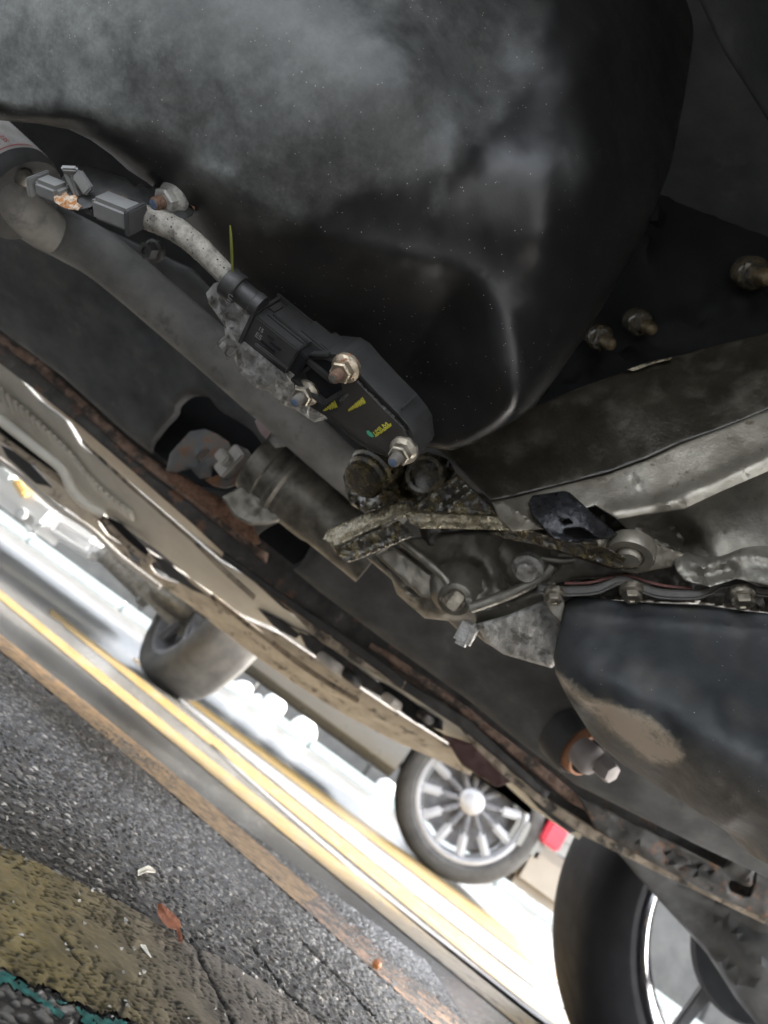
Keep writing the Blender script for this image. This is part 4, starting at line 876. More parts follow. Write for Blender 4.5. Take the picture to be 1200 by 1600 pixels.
for nm, (x, y, d), sz in (('cable_clip', (82, 296, .396), (.0155, .0125, .0095)), ('cable_clip', (184, 330, .394), (.0235, .0150, .0120))):
    c = Vector(W(x, y, d)); lab = ('small grey plastic clip end left of the rusty bracket nose' if x < 100 else 'grey rectangular plastic clip where the braided cable starts')
    t_ = thing(nm, lab, 'cable clip', c, None)
    q = MB(); q.add(*obox(c, (CA, CC, CU), sz, .0022)); q.build('clip_block', M['grey_clip'], t_)
    if x < 100:
        q = MB(); q.add(*obox(c - CA * (sz[0] / 2 + .0012), (CA, CC, CU), (.0018, .0165, .0105), .0006)); q.build('clip_end', M['grey_clip'], t_)
        tw = thing('wire_loop_clip', 'little grey plastic hook standing on the steel tongue', 'cable clip', W(120, 290, .392))
        q = MB(); p0 = W(103, 270, .392); e = .0024
        for a_, b_ in (((104, 270), (121, 304)), ((113, 268), (126, 306)), ):
            A_ = Vector(W(*a_, .390)); B_ = Vector(W(*b_, .395)); dr = B_ - A_; q.add(*obox((A_ + B_) / 2, (dr, V(.8, -.1, .6), dr.cross(V(.8, -.1, .6))), (dr.length, .0016, .0042), .0004))
        q.build('hook_leg', M['grey_clip'], tw)
        q = MB(); A_ = Vector(W(100, 267, .389)); B_ = Vector(W(122, 268, .389)); dr = B_ - A_; q.add(*obox((A_ + B_) / 2, (dr, V(.2, 1, .3), V(0, -.3, 1)), (.0086, .0034, .006), .0009))
        A_ = Vector(W(121, 272, .388)); B_ = Vector(W(139, 299, .391)); dr = B_ - A_; q.add(*obox((A_ + B_) / 2, (dr, V(.7, -.5, .3), dr.cross(V(.7, -.5, .3))), (dr.length + .001, .0062, .0046), .0009)); q.build('hook_top', M['grey_clip'], tw)
    else:
        q = MB(); q.add(*obox(c + CA * (sz[0] / 2 - .0006) - CU * .0005, (CA, CC, CU), (.0030, .0165, .0135), .0006)); q.build('clip_end', M['dark_trim'], t_)
        q = MB(); q.add(*obox(c - CA * .014 - CU * .003 + CC * .004, (CA, CC, CU), (.006, .005, .004), .0006)); q.build('clip_tab', M['dark_trim'], t_)
# blade of grass caught on the tank
bl = MB(); bp_ = [W(359.5, 352, .368), W(361, 372, .372), W(362, 395, .380), W(363, 425, .392)]
bl.add(*tube(bp_, [.0004, .0010, .0011, .0008], 8, 6, squash=.35)); tag(bl.build('grass_blade', M['blade']), 'single yellow green blade of grass hanging above the black cable boot', 'grass blade')
# small blurred bolt in the shadow behind the hose
sb = thing('hex_plug', 'dull grey bolt head in shadow behind the braided cable', 'bolt', W(236, 390, .60))
hexbolt(sb, 240, 392, .60, V(-.4, .3, .86), .0085, M['filter'], 'bolt_head', 1.2)
# ================================================================== oil filter with its paper label
FA = V(.735, .678, .10).normalized(); fo = Vector(W(-24, 256, .60)); FR = 74 * .60 / FPX
flt = thing('oil_filter', 'dull dark canister with a printed white and red label at the left edge', 'oil filter', fo)
b = MB(); b.add(*lathe(fo, FA, [(FR * .9, -.12), (FR, -.115), (FR, .040), (FR * .93, .048), (FR * .5, .050)], 56)); b.build('canister', M['filter'], flt)
fx, fy, fz = frame(FA)
cd = V(0, 0, 1); cd = (cd - FA * cd.dot(FA)).normalized(); ce = FA.cross(cd)          # towards viewer, round the side
def fpt(t, a, r=0.0): return fo + FA * t + (cd * math.cos(a) + ce * math.sin(a)) * (FR + r)
P_lo = np.array(W(20, 216, .56)); tl = (Vector(P_lo) - fo).dot(FA)
lb = MB(); na = 40; v = []; f = []
for i, t in enumerate((-.10, tl)):
    for k in range(na): v += [fpt(t, -1.9 + 3.8 * k / (na - 1), .0004)]
for i, t in enumerate((-.10, tl)):
    for k in range(na): v += [fpt(t, -1.9 + 3.8 * k / (na - 1), .0001)]
for k in range(na - 1):
    f += [(k, k + 1, na + k + 1, na + k), (2 * na + k, 3 * na + k, 3 * na + k + 1, 2 * na + k + 1), (na + k, na + k + 1, 3 * na + k + 1, 3 * na + k)]
mesh_obj('label', v, f, M['label'], flt, smooth=60)
sgn = -1 if (fpt(tl, .5) - Vector(W(40, 190, .55))).length < (fpt(tl, -.5) - Vector(W(40, 190, .55))).length else 1
for k, (s_, a) in enumerate((('LIGHTLY OIL', .10), ('FILTER WITH', .30), ('AFTER START', .50), ('SEE MANUAL', .70))):
    a = -sgn * a
    n = (cd * math.cos(a) + ce * math.sin(a))
    text(s_, fpt(tl - .007, a, .0006), -FA, n.cross(-FA), .0042, M['red_print'], flt, 'label_text')
q = MB(); v = []; f = []
for t in (tl - .0035, tl - .0023):
    for k in range(na): v += [fpt(t, -1.2 + 2.4 * k / (na - 1), .0006)]
for k in range(na - 1): f.append((k, k + 1, na + k + 1, na + k))
mesh_obj('label_line', v, f, M['red_print'], flt, smooth=60)

# ================================================================== long grey tube with its branching elbow
tb = thing('grey_tube', 'long dull grey tube running down the left behind the cable to the gearbox', 'tube', W(280, 490, .66))
def rpx(px, d): return px * d / FPX
v, f = tube([W(30, 330, .66), W(70, 352, .655), W(110, 372, .655), W(170, 408, .66), W(280, 500, .68), (W(400, 606, .70)), W(520, 716, .73), W(620, 806, .78)], [rpx(34, .66), rpx(38, .655), rpx(38, .655), rpx(38, .66), rpx(38, .68), rpx(37, .7), rpx(34, .73), rpx(30, .78)], 36, 6)
mesh_obj('tube_body', v, f, M['tube'], tb, smooth=60)
v, f = tube([W(-60, 242, .57), W(-5, 285, .58), W(30, 320, .60), W(64, 350, .63), W(104, 374, .665)], [rpx(36, .57), rpx(39, .58), rpx(37, .6), rpx(34, .63), rpx(30, .665)], 30, 6)
mesh_obj('elbow', v, f, M['tube'], tb, smooth=60)
b = MB(); b.add(*lathe(W(36, 276, .575), V(.5, .5, .7), [(rpx(15, .57), -.01), (rpx(16, .57), 0), (rpx(13, .57), .005), (rpx(5, .57), .007)], 20)); b.build('pale_boss', M['alu_dirty'], tb)

# ================================================================== pale cast bracket behind the plug
ca = thing('cast_bracket', 'pale rough aluminium casting with small fins, behind the black plug', 'casting', W(400, 540, .50))
relief('casting', [(322, 458), (334, 443), (352, 436), (372, 444), (384, 462), (400, 480), (430, 500), (470, 560), (478, 600), (500, 625), (512, 655), (490, 660), (462, 640), (440, 632), (420, 612), (400, 606), (376, 584), (366, 560), (372, 545), (356, 540), (350, 552), (356, 560), (342, 540), (352, 528), (350, 508), (336, 488), (326, 474)],
       [(330, 460, .50), (400, 520, .485), (440, 560, .48), (480, 640, .50), (360, 560, .505), (420, 600, .49)], M['alu'], ca, thick=.025, step=5, rnd=6, rough=.0022, rscale=26,
       bumps=[([(350, 520), (400, 560), (440, 600)], .004, 7), ([(410, 520), (420, 552)], .006, 9), ([(440, 580), (470, 610)], .005, 8), ([(352, 470), (372, 500)], -.004, 7), ([(386, 575), (400, 560)], -.004, 5)])
for (x0, y0, x1, y1) in ((336, 540, 360, 521), (354, 562, 372, 545)):
    v, f = tube([W(x0, y0, .497), W((x0 + x1) / 2, (y0 + y1) / 2, .497), W(x1, y1, .50)], [.0012, .002, .0026], 8, squash=.5); mesh_obj('fin', v, f, M['alu'], ca)

# ================================================================== steering joint in the panel opening
sg = thing('steering_joint', 'oily grey ribbed cylinder coming out of the opening in the panel', 'steering joint', W(470, 770, .74))
ax = V(.77, .62, .05).normalized(); o = Vector(W(408, 722, .80)); R_ = rpx(60, .77)
prof = [(R_ * .5, -.006), (R_ * .92, -.004), (R_, .004), (R_ * 1.0, .016), (R_ * .93, .018), (R_ * .93, .028), (R_ * 1.03, .032), (R_ * 1.05, .037), (R_ * .97, .041), (R_ * 1.0, .046), (R_ * .96, .050), (R_ * .95, .085), (R_ * .9, .092), (R_ * .9, .16)]
b = MB(); b.add(*lathe(o, ax, prof, 48)); b.build('housing', M['steering'], sg, smooth=30)
relief('side_plate', [(347, 776), (372, 762), (402, 745), (412, 760), (424, 782), (440, 800), (436, 815), (418, 820), (392, 821), (366, 808)], plane_fn((390, 785, .775), .01, -.01), M['alu_dirty'], sg, thick=.03, step=7, rnd=5, rough=.001, rscale=30)
rp = thing('rusty_bracket', 'rust eaten steel bracket with a bright slot inside the panel opening', 'bracket', W(310, 720, .86))
relief('bracket_plate', [(266, 708), (282, 690), (297, 674), (320, 670), (340, 678), (357, 690), (362, 700), (346, 712), (332, 732), (330, 746), (312, 748), (298, 732), (276, 738), (258, 740)], [(270, 720, .90), (320, 680, .88), (330, 740, .86), (300, 710, .875)], M['rust_plate'], rp, thick=.02, step=6, rnd=4, rough=.002, rscale=26, holes=[[(308, 715), (312, 709), (322, 704), (326, 707), (321, 714), (312, 719)]])
relief('slot_backing', [(300, 700), (332, 698), (332, 722), (302, 724)], .905, M['pale_plug'], rp, thick=.005, step=8, rnd=1)
relief('rusty_foot', [(256, 736), (276, 738), (300, 752), (330, 770), (362, 790), (395, 820), (408, 848), (398, 852), (376, 836), (340, 808), (300, 780), (264, 752)], .90, M['rust_edge'], rp, thick=.03, step=7, rnd=4, rough=.003, rscale=24)
wp = thing('white_plug', 'off white plastic plug held in the rusty bracket', 'connector', W(368, 728, .83))
q = MB(); A_ = V(-.62, .58, -.2); B_ = V(.55, .62, .5); q.add(*obox(W(366, 724, .83), (A_, B_, A_.cross(B_)), (.038, .022, .022), .002)); q.build('plug_block', M['pale_plug'], wp)
q = MB(); q.add(*obox(W(352, 716, .82), (A_, B_, A_.cross(B_)), (.013, .020, .016), .002)); q.build('plug_cap', M['pale_plug'], wp)
relief('plug_cradle', [(320, 750), (340, 742), (356, 750), (380, 732), (392, 712), (398, 716), (390, 738), (372, 758), (352, 764), (334, 760)], .82, M['rust_plate'], wp, thick=.012, step=5, rnd=3)
pk = thing('pink_connector', 'faded pink and grey connector on top of the ribbed steering joint', 'connector', W(425, 668, .72))
relief('pink_shell', [(398, 658), (408, 649), (424, 646), (434, 656), (436, 668), (424, 674), (416, 686), (408, 678), (402, 668)], [(400, 660, .735), (430, 660, .72), (415, 680, .73)], M['pink_plug'], pk, thick=.02, step=4, rnd=4, rough=.001, rscale=14)
relief('clear_body', [(424, 646), (440, 636), (450, 644), (464, 656), (462, 672), (452, 690), (446, 698), (430, 700), (420, 688), (426, 674), (438, 668), (436, 656)], [(430, 650, .722), (460, 660, .715), (440, 695, .73)], M['alu'], pk, thick=.03, step=5, rnd=4, rough=.002, rscale=16)

# ================================================================== gearbox
gb = thing('gearbox', 'oil soaked grey aluminium gearbox with ribs, straps and bolts below the tank', 'gearbox', W(800, 820, .56))
relief('case_back', [(640, 770), (760, 770), (900, 740), (1330, 640), (1330, 980), (1100, 945), (960, 940), (890, 960), (760, 900), (660, 850)], plane_fn((900, 850, .615), -.008, 0), M['oil_dark'], gb, thick=.04, step=12, rnd=6, rough=.003, rscale=40)
# upper, oil blackened half
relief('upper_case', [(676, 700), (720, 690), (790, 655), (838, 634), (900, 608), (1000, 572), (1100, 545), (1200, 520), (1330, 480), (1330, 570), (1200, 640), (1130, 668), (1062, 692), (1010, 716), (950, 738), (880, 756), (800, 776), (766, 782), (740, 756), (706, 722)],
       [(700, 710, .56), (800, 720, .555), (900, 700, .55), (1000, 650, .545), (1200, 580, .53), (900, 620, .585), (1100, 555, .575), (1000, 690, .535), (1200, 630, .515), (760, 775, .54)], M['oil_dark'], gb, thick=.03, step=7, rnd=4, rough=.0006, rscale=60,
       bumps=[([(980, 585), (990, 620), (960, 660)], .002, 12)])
relief('bright_bead', [(978, 578), (1000, 570), (1030, 562), (1050, 558), (1048, 562), (1020, 569), (990, 580)], .574, M['alu_edge'], gb, thick=.01, step=5, rnd=1.5)
# paler band along its lower edge
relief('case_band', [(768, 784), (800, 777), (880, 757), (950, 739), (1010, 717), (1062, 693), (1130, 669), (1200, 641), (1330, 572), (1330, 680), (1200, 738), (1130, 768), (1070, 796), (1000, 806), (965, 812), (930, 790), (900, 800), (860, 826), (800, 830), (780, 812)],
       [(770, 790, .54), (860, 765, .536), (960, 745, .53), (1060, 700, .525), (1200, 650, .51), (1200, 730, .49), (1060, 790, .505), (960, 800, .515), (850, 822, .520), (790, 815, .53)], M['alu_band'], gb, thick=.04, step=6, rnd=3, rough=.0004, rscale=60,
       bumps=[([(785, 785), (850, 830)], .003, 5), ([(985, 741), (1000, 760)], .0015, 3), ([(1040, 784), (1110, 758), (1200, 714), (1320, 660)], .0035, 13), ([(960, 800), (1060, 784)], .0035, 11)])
# lower face with a black triangular pocket
relief('case_face', [(960, 808), (1000, 802), (1070, 792), (1130, 764), (1200, 734), (1330, 674), (1330, 900), (1200, 868), (1140, 872), (1108, 876), (1060, 866), (1010, 848), (984, 832)],
       [(960, 815, .525), (1060, 830, .548), (1060, 800, .525), (1100, 870, .53), (1200, 760, .505), (1200, 860, .515), (1300, 800, .50), (1120, 800, .53), (1030, 830, .545)], M['alu_dirty'], gb, thick=.03, step=6, rnd=3, rough=.0005, rscale=60,
       bumps=[([(1000, 835), (1100, 870)], .006, 5), ([(1060, 800), (1108, 872)], -.004, 7), ([(1040, 812), (1070, 845)], -.018, 17), ([(1000, 812), (1040, 828)], -.010, 12), ([(1000, 826), (1048, 832)], .006, 4)])
relief('case_knuckle', [(1050, 872), (1072, 862), (1100, 872), (1130, 868), (1160, 856), (1200, 850), (1320, 850), (1320, 930), (1200, 915), (1150, 905), (1110, 918), (1070, 908), (1056, 892)], [(1060, 885, .525), (1100, 895, .515), (1150, 880, .51), (1300, 890, .50), (1120, 870, .52)], M['alu_dirty'], gb, thick=.03, step=5, rnd=6, rough=.0012, rscale=40,
       bumps=[([(1070, 875), (1100, 888), (1130, 878), (1160, 866), (1200, 870)], .005, 12), ([(1090, 900), (1140, 890)], -.004, 11)])
# mount foot: pitted top flange and side web
relief('foot_flange', [(504, 842), (512, 828), (528, 820), (556, 808), (590, 795), (620, 786), (642, 788), (648, 799), (630, 809), (596, 822), (560, 838), (534, 853), (518, 852)], [(510, 845, .605), (590, 805, .580), (645, 795, .558), (530, 850, .596), (630, 808, .556)], M['alu_edge'], gb, thick=.012, step=4, rnd=3, rough=.0012, rscale=11,
       bumps=[([(532, 848), (596, 818), (640, 800)], .0022, 3)])
relief('foot_web', [(516, 852), (534, 854), (560, 840), (600, 824), (622, 813), (640, 826), (646, 838), (600, 858), (560, 874), (543, 880), (528, 868)], [(520, 855, .598), (622, 815, .560), (645, 836, .556), (543, 878, .590)], M['alu_oily'], gb, thick=.02, step=4, rnd=2.5, rough=.0018, rscale=14,
       bumps=[([(540, 877), (600, 852), (644, 836)], .0025, 3)])
relief('strut', [(630, 800), (648, 797), (700, 801), (760, 804), (790, 806), (806, 814), (840, 826), (832, 832), (790, 829), (740, 827), (690, 826), (656, 826), (640, 818)], [(635, 805, .556), (740, 812, .545), (840, 828, .525), (650, 824, .552), (790, 828, .53)], M['alu_edge'], gb, thick=.014, step=4, rnd=3, rough=.0008, rscale=16,
       bumps=[([(642, 803), (700, 804), (770, 808)], .0018, 3), ([(660, 815), (780, 816)], -.0016, 3.5)])
relief('web_plate', [(646, 790), (668, 774), (692, 756), (714, 740), (726, 752), (746, 770), (766, 788), (782, 806), (740, 804), (690, 801), (650, 798)], [(650, 792, .575), (714, 742, .578), (770, 795, .555), (690, 790, .575)], M['alu_oily'], gb, thick=.015, step=4, rnd=3, rough=.001, rscale=18,
       bumps=[([(648, 788), (680, 766), (714, 740)], .003, 3.5), ([(700, 792), (738, 768)], .006, 8), ([(718, 742), (748, 768), (780, 802)], .003, 4)])
relief('oil_lump', [(536, 744), (548, 722), (560, 712), (588, 708), (620, 716), (650, 712), (668, 706), (700, 716), (712, 738), (690, 758), (660, 780), (640, 786), (600, 792), (570, 800), (548, 790), (540, 768)], [(540, 750, .63), (580, 715, .615), (580, 770, .585), (620, 740, .60), (680, 720, .59), (690, 750, .60), (640, 784, .58)], M['oil_grime'], gb, thick=.03, step=5, rnd=8, rough=.004, rscale=20,
       bumps=[([(552, 752), (596, 740)], .006, 5), ([(556, 764), (600, 752)], .006, 5), ([(596, 772), (600, 756)], .008, 6), ([(640, 760), (664, 730)], -.012, 16), ([(672, 716), (690, 740)], .006, 5)])
# lower case with bosses
relief('lower_case', [(572, 872), (590, 864), (640, 842), (700, 830), (790, 828), (838, 836), (868, 858), (930, 866), (960, 880), (1000, 895), (960, 902), (900, 905), (868, 912), (880, 940), (884, 975), (876, 1030), (862, 1044), (830, 1034), (790, 1022), (758, 1004), (742, 990), (716, 985), (700, 970), (664, 966), (640, 946), (620, 928), (612, 905)],
       [(580, 875, .655), (640, 900, .64), (640, 850, .64), (720, 850, .625), (700, 940, .612), (760, 900, .615), (800, 850, .60), (840, 890, .585), (900, 880, .565), (980, 893, .55), (820, 960, .59), (780, 1010, .625), (860, 1040, .61), (870, 960, .585), (640, 940, .66), (720, 980, .63)], M['alu_dirty'], gb, thick=.04, step=5, rnd=8, rough=.0008, rscale=50,
       bumps=[([(584, 872), (640, 930), (690, 935)], .008, 7), ([(616, 862), (670, 925)], -.008, 12), ([(626, 856), (690, 888), (706, 905)], .006, 6), ([(700, 888), (745, 892), (760, 920), (740, 945)], .008, 10), ([(800, 925), (830, 895), (864, 872)], .006, 5), ([(735, 960), (790, 945), (850, 922)], .008, 9),
              ([(690, 960), (660, 945), (640, 930)], .006, 7), ([(786, 915), (798, 890)], .006, 5), ([(820, 892)], .008, (20, 6)), ([(712, 938)], .010, (22, 10))])
relief('lower_cheek', [(742, 975), (790, 962), (850, 938), (876, 925), (884, 960), (876, 1030), (862, 1044), (826, 1034), (786, 1022), (760, 1004)], [(750, 980, .60), (820, 975, .583), (870, 940, .578), (870, 1030, .59), (780, 1015, .61)], M['alu'], gb, thick=.02, step=5, rnd=9, rough=.0015, rscale=26)
relief('case_rib', [(586, 866), (612, 850), (640, 872), (690, 912), (692, 926), (682, 938), (658, 932), (626, 904)], plane_fn((640, 890, .628), -.01, -.004), M['alu_band'], gb, thick=.02, step=5, rnd=4, rough=.0006, rscale=30)
for pth, r_ in (([(628, 846), (660, 872), (690, 898), (700, 912)], 7), ([(736, 950), (770, 938), (810, 922), (846, 902), (864, 884)], 9), ([(846, 872), (880, 876), (930, 872), (960, 884)], 6)):
    v, f = tube([W(x, y, (.606 - (x - 600) * .00013)) for x, y in pth], r_ * .6 / FPX, 12, 6); mesh_obj('case_rib', v, f, M['alu_dirty'], gb, smooth=60)
for x, y, d_, r_ in ((712, 934, .600, .0150), (824, 889, .574, .0150)):
    b = MB(); b.add(*lathe(W(x, y, d_ + .006), V(-.25, .35, .9), [(r_ * 1.7, -.016), (r_ * 1.5, -.008), (r_ * 1.12, -.001), (r_, .003), (r_ * .93, .0042), (r_ * .3, .0042)], 30)); b.build('bolt_boss', M['alu_dirty'], gb, smooth=50)
b = MB(); ox = V(-.55, .55, .6); b.add(*lathe(W(575, 742, .585), ox, [(.020, -.03), (.0205, -.004), (.0185, -.002), (.0185, .002), (.016, .004), (.0155, .010), (.012, .011), (.004, .011)], 30)); b.build('drain_plug', M['alu_oily'], gb)
b = MB(); b.add(*lathe(W(664, 742, .583), V(-.3, -.2, .9), [(.017, -.02), (.0175, 0), (.015, .003), (.012, .003), (.011, -.006), (.003, -.006)], 28)); b.build('oil_port', M['oil_grime'], gb)
b = MB(); b.add(*obox(W(729, 990, .605), (V(.45, -.85, .1), V(.8, .4, .3), V(.3, .2, -.9)), (.022, .014, .014), .003)); b.build('lug', M['alu'], gb)
b = MB(); b.add(*lathe(W(711, 936, .60), V(-.2, .25, .95), [(.0085, -.006), (.0088, .004), (.0078, .006), (.003, .0065)], 20)); b.add(*obox(W(711, 939, .592), (V(.6, -.8, 0), V(.8, .6, .1), V(0, 0, 1)), (.015, .009, .005), .001)); b.build('bolt', M['zinc'], gb)
b = MB(); b.add(*lathe(W(824, 889, .572), V(-.35, .5, .8), [(.012, -.006), (.0122, 0), (.0095, .002), (.0085, .002), (.0085, .006), (.0075, .0072), (.003, .0074)], 24)); b.build('bolt', M['alu'], gb)
# strut beneath, boss and dark gap
relief('lower_strut', [(764, 832), (800, 828), (838, 830), (870, 842), (900, 848), (940, 852), (980, 872), (1000, 888), (960, 890), (900, 872), (840, 852), (790, 842)], [(770, 836, .545), (860, 845, .53), (990, 882, .52)], M['alu_oily'], gb, thick=.02, step=5, rnd=3, rough=.001, rscale=20, bumps=[([(770, 838), (840, 848), (900, 868), (970, 888)], .003, 4)])
b = MB(); b.add(*lathe(W(984, 869, .522), V(-.38, .70, .60), [(rpx(38, .52), -.010), (rpx(39, .52), -.002), (rpx(36, .52), .001), (rpx(23, .52), .001), (rpx(21, .52), -.0008), (rpx(20, .52), -.0008), (rpx(19, .52), .0028), (rpx(16, .52), .0045), (rpx(6, .52), .005)], 40)); b.build('boss', M['alu_band'], gb, smooth=30)
relief('arm_to_boss', [(905, 848), (940, 838), (965, 832), (1000, 840), (1050, 858), (1100, 876), (1060, 884), (1024, 890), (1000, 896), (960, 880)], [(910, 850, .53), (980, 845, .525), (1100, 876, .53), (1000, 890, .532)], M['alu_band'], gb, thick=.015, step=5, rnd=4, rough=.001, rscale=20)
# black spring clip with square holes
relief('spring_clip', [(827, 782), (832, 774), (880, 767), (890, 769), (902, 780), (926, 802), (950, 822), (966, 836), (948, 842), (918, 845), (890, 848), (866, 842), (850, 826), (838, 812), (830, 800)], [(830, 782, .528), (885, 770, .524), (850, 805, .515), (905, 800, .512), (880, 840, .508), (955, 836, .516), (920, 838, .507)], M['clip_steel'], gb, thick=.003, step=4, rnd=3,
       holes=[[(875, 812), (888, 811), (894, 817), (881, 819)], [(880, 829), (908, 825), (930, 838), (934, 842), (916, 842), (896, 840)]], rough=.0006, rscale=12, bumps=[([(855, 838), (900, 846), (945, 838)], .003, 6)])
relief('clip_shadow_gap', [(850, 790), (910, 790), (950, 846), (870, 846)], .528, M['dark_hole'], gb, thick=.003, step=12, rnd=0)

# ================================================================== oil pan with its flange, gasket and bolts
op = thing('oil_pan', 'dark blue black sheet metal pan with a tan reflection painted on its lower facet at the right', 'oil pan', W(1040, 1050, .5))
pan_o = [(882, 940), (900, 930), (960, 938), (1060, 945), (1200, 958), (1330, 966), (1330, 1440), (1200, 1352), (1178, 1340), (1144, 1305), (1082, 1264), (1020, 1224), (972, 1194), (930, 1158), (907, 1122), (884, 1084), (868, 1052), (865, 1026), (870, 996), (879, 968)]
def pan_facet_sheen(P):
    poly = [(868, 1050), (884, 1062), (920, 1090), (970, 1106), (1020, 1124), (1044, 1148), (1070, 1180), (1056, 1192), (1020, 1192), (990, 1168), (950, 1138), (910, 1102), (880, 1074)]
    s = dist_poly(P, np.array(poly, float)); s = np.where(inside(P, poly), s, -s)
    low = np.clip((P[:, 1] - 1120 - (P[:, 0] - 1000) * .25) / 150, 0, 1) * .40
    return np.clip(np.clip((s + 4) / 10, 0, 1) * 1.9 + low + .06 * gnoise(P, 90, 5), 0, 3)  # tan reflection painted on the lower facet; paler towards the bottom
relief('pan_body', pan_o, [(885, 945, .55), (1000, 945, .533), (1200, 965, .51), (880, 1000, .535), (960, 1040, .505), (1100, 1060, .485), (1250, 1100, .47), (900, 1072, .518), (970, 1104, .494), (1030, 1130, .478), (1080, 1190, .468), (1140, 1245, .462), (1220, 1320, .45), (1330, 1380, .44),
       (905, 1104, .535), (960, 1146, .530), (1019, 1190, .522), (1080, 1240, .50), (1140, 1290, .488), (915, 1130, .58), (972, 1188, .575), (1030, 1226, .565), (1140, 1300, .52)], M['pan'], op, push=ray(880, 1080) * .05, step=8, rnd=6, rough=.0008, rscale=120, attr={'dust': pan_facet_sheen},
       bumps=[([(895, 958), (1000, 966), (1200, 985)], .002, 7), ([(1000, 990), (985, 1030), (960, 1060)], .0025, 20), ([(1160, 990), (1140, 1040), (1110, 1090)], .0025, 24), ([(880, 1062), (920, 1092), (1020, 1126), (1068, 1178), (1130, 1240), (1200, 1312)], .003, 9), ([(905, 1104), (960, 1146), (1019, 1190)], .002, 5)])
def ribbon(name, top, h, d, m, thick, rnd, parent, rough=0.0):
    t = catmull(np.array(top, float), 5); lo = t[::-1] + np.array([0, h])
    return relief(name, np.vstack([t, lo]), d, m, parent, thick=thick, step=4, rnd=rnd, rough=rough, rscale=20)
fl_top = [(840, 912), (880, 916), (928, 914), (950, 906), (968, 899), (985, 902), (1005, 912), (1028, 919), (1060, 922), (1090, 921), (1110, 914), (1128, 904), (1150, 904), (1175, 912), (1200, 918), (1330, 926)]
fd = plane_fn((1000, 920, .535), -.010, -.02)
ribbon('flange', fl_top, 13, lambda P: fd(P) - .006, M['flange'], .02, 3.5, op)
ribbon('flange_lip', [(x, y + 12) for x, y in fl_top], 4, lambda P: fd(P) - .008, M['flange'], .02, 1.5, op)
ribbon('gasket', [(882, 909), (920, 908), (955, 900), (985, 898), (1010, 906), (1040, 913), (1082, 917)], 5, lambda P: fd(P) - .002, M['gasket'], .015, 2, op)
for x, y, s in ((866, 929, .0072), (987, 924, .0080), (1159, 931, .0088)):
    hexbolt(op, x, y, float(fd(np.array([[x, y]], float))[0]) - .006, V(-.12, .75, .60), s, M['zinc'])
relief('end_strap', [(846, 918), (862, 912), (880, 925), (884, 948), (878, 975), (862, 960), (850, 940)], .552, M['steering'], op, thick=.01, step=5, rnd=3)

# ================================================================== bushing by the pan
bu = thing('rubber_bushing', 'black bushing with an orange ring and a pale bolt in its middle', 'bushing', W(915, 1178, .84))
ba = V(.45, .35, .82).normalized(); bo = Vector(W(903, 1168, .86)); k = .86 / FPX
b = MB(); b.add(*lathe(bo, ba, [(44 * k, -.03), (46 * k, 0), (42 * k, .006), (39 * k, .004), (39 * k, -.006)], 44)); b.build('outer_sleeve', M['dark_trim'], bu)
b = MB(); b.add(*lathe(bo, ba, [(38 * k, -.004), (38 * k, .010), (35 * k, .016), (31 * k, .017), (30 * k, .010), (30 * k, -.004)], 44, cap=False)); b.build('orange_ring', M['orange'], bu)
b = MB(); b.add(*lathe(bo, ba, [(31 * k, -.002), (30 * k, .018), (25 * k, .024), (10 * k, .025)], 36)); b.build('rubber_core', M['rubber'], bu)
bo2 = Vector(W(921, 1186, .80)); b = MB(); b.add(*lathe(bo2, ba, [(22 * k, -.015), (23 * k, 0), (21 * k, .006), (14 * k, .010)], 28)); b.add(*lathe(bo2 + V(.7, .3, .2) * .018, ba, [(17 * k, -.01), (17 * k, .012), (14 * k, .016), (6 * k, .017)], 6)); b.build('bolt_head', M['pink_bolt'], bu, smooth=50)

# ================================================================== the other cars and the kerb beyond
def car_wheel(c, axis, r, w, name, parent, ns=10, steer=None, mt='rubber_dusty', mr='alloy'):
    e = bpy.data.objects.new(name, None); COL.objects.link(e); e.parent = parent; e.location = Vector(c) - world_loc(parent)
    a = Vector(axis).normalized()
    v, f = lathe(c, a, tyre_prof(r * .73, r, w), 64, cap=False); mesh_obj('tyre', v, f, M[mt], e)
    q = MB(); q.add(*lathe(c, a, [(r * .75, -w * .40), (r * .76, -w * .44), (r * .72, -w * .45), (r * .685, -w * .38), (r * .66, 0), (r * .72, w * .4)], 64, cap=False))
    x, y, a = frame(a); arms = []
    for k in range(ns):
        t = 2 * math.pi * k / ns + .2; dr = x * math.cos(t) + y * math.sin(t); tn = a.cross(dr)
        q.add(*obox(Vector(c) + dr * r * .55 - a * w * .33, (dr, tn, a), (r * .32, r * .11, .03), .012, 1.1)); arms.append(obox(Vector(c) + dr * r * .28 - a * w * .30, (dr, tn, a), (r * .26, r * .07, .03), .008))
    q.add(*lathe(c, -a, [(r * .17, w * .15), (r * .17, w * .36), (r * .13, w * .40), (r * .05, w * .41)], 24))
    q.build('rim', M[mr], e)
    if ns > 6:
        for v_, f_ in arms: mesh_obj('spoke_arm', v_, f_, M['disc'], e)
    q = MB(); q.add(*lathe(c, a, [(r * .03, -.02), (r * (.60 if mr == 'alloy' else .70), -.02), (r * (.60 if mr == 'alloy' else .70), .01), (r * .03, .01)], 40)); q.build('brake_disc', M['disc' if mr == 'alloy' else mr], e)
    return e
YS = 3.15
cw = np.array(onY(722, 1268, YS + .10)); cr = .315; cw[2] = cr
sc_ = thing('silver_car', 'champagne silver car parked alongside, its alloy wheel and rocker showing under the near car', 'car', (cw[0], YS + .9, 0))
car_wheel(cw, (0.12, 1, 0), cr, .21, 'wheel', sc_, ns=12)

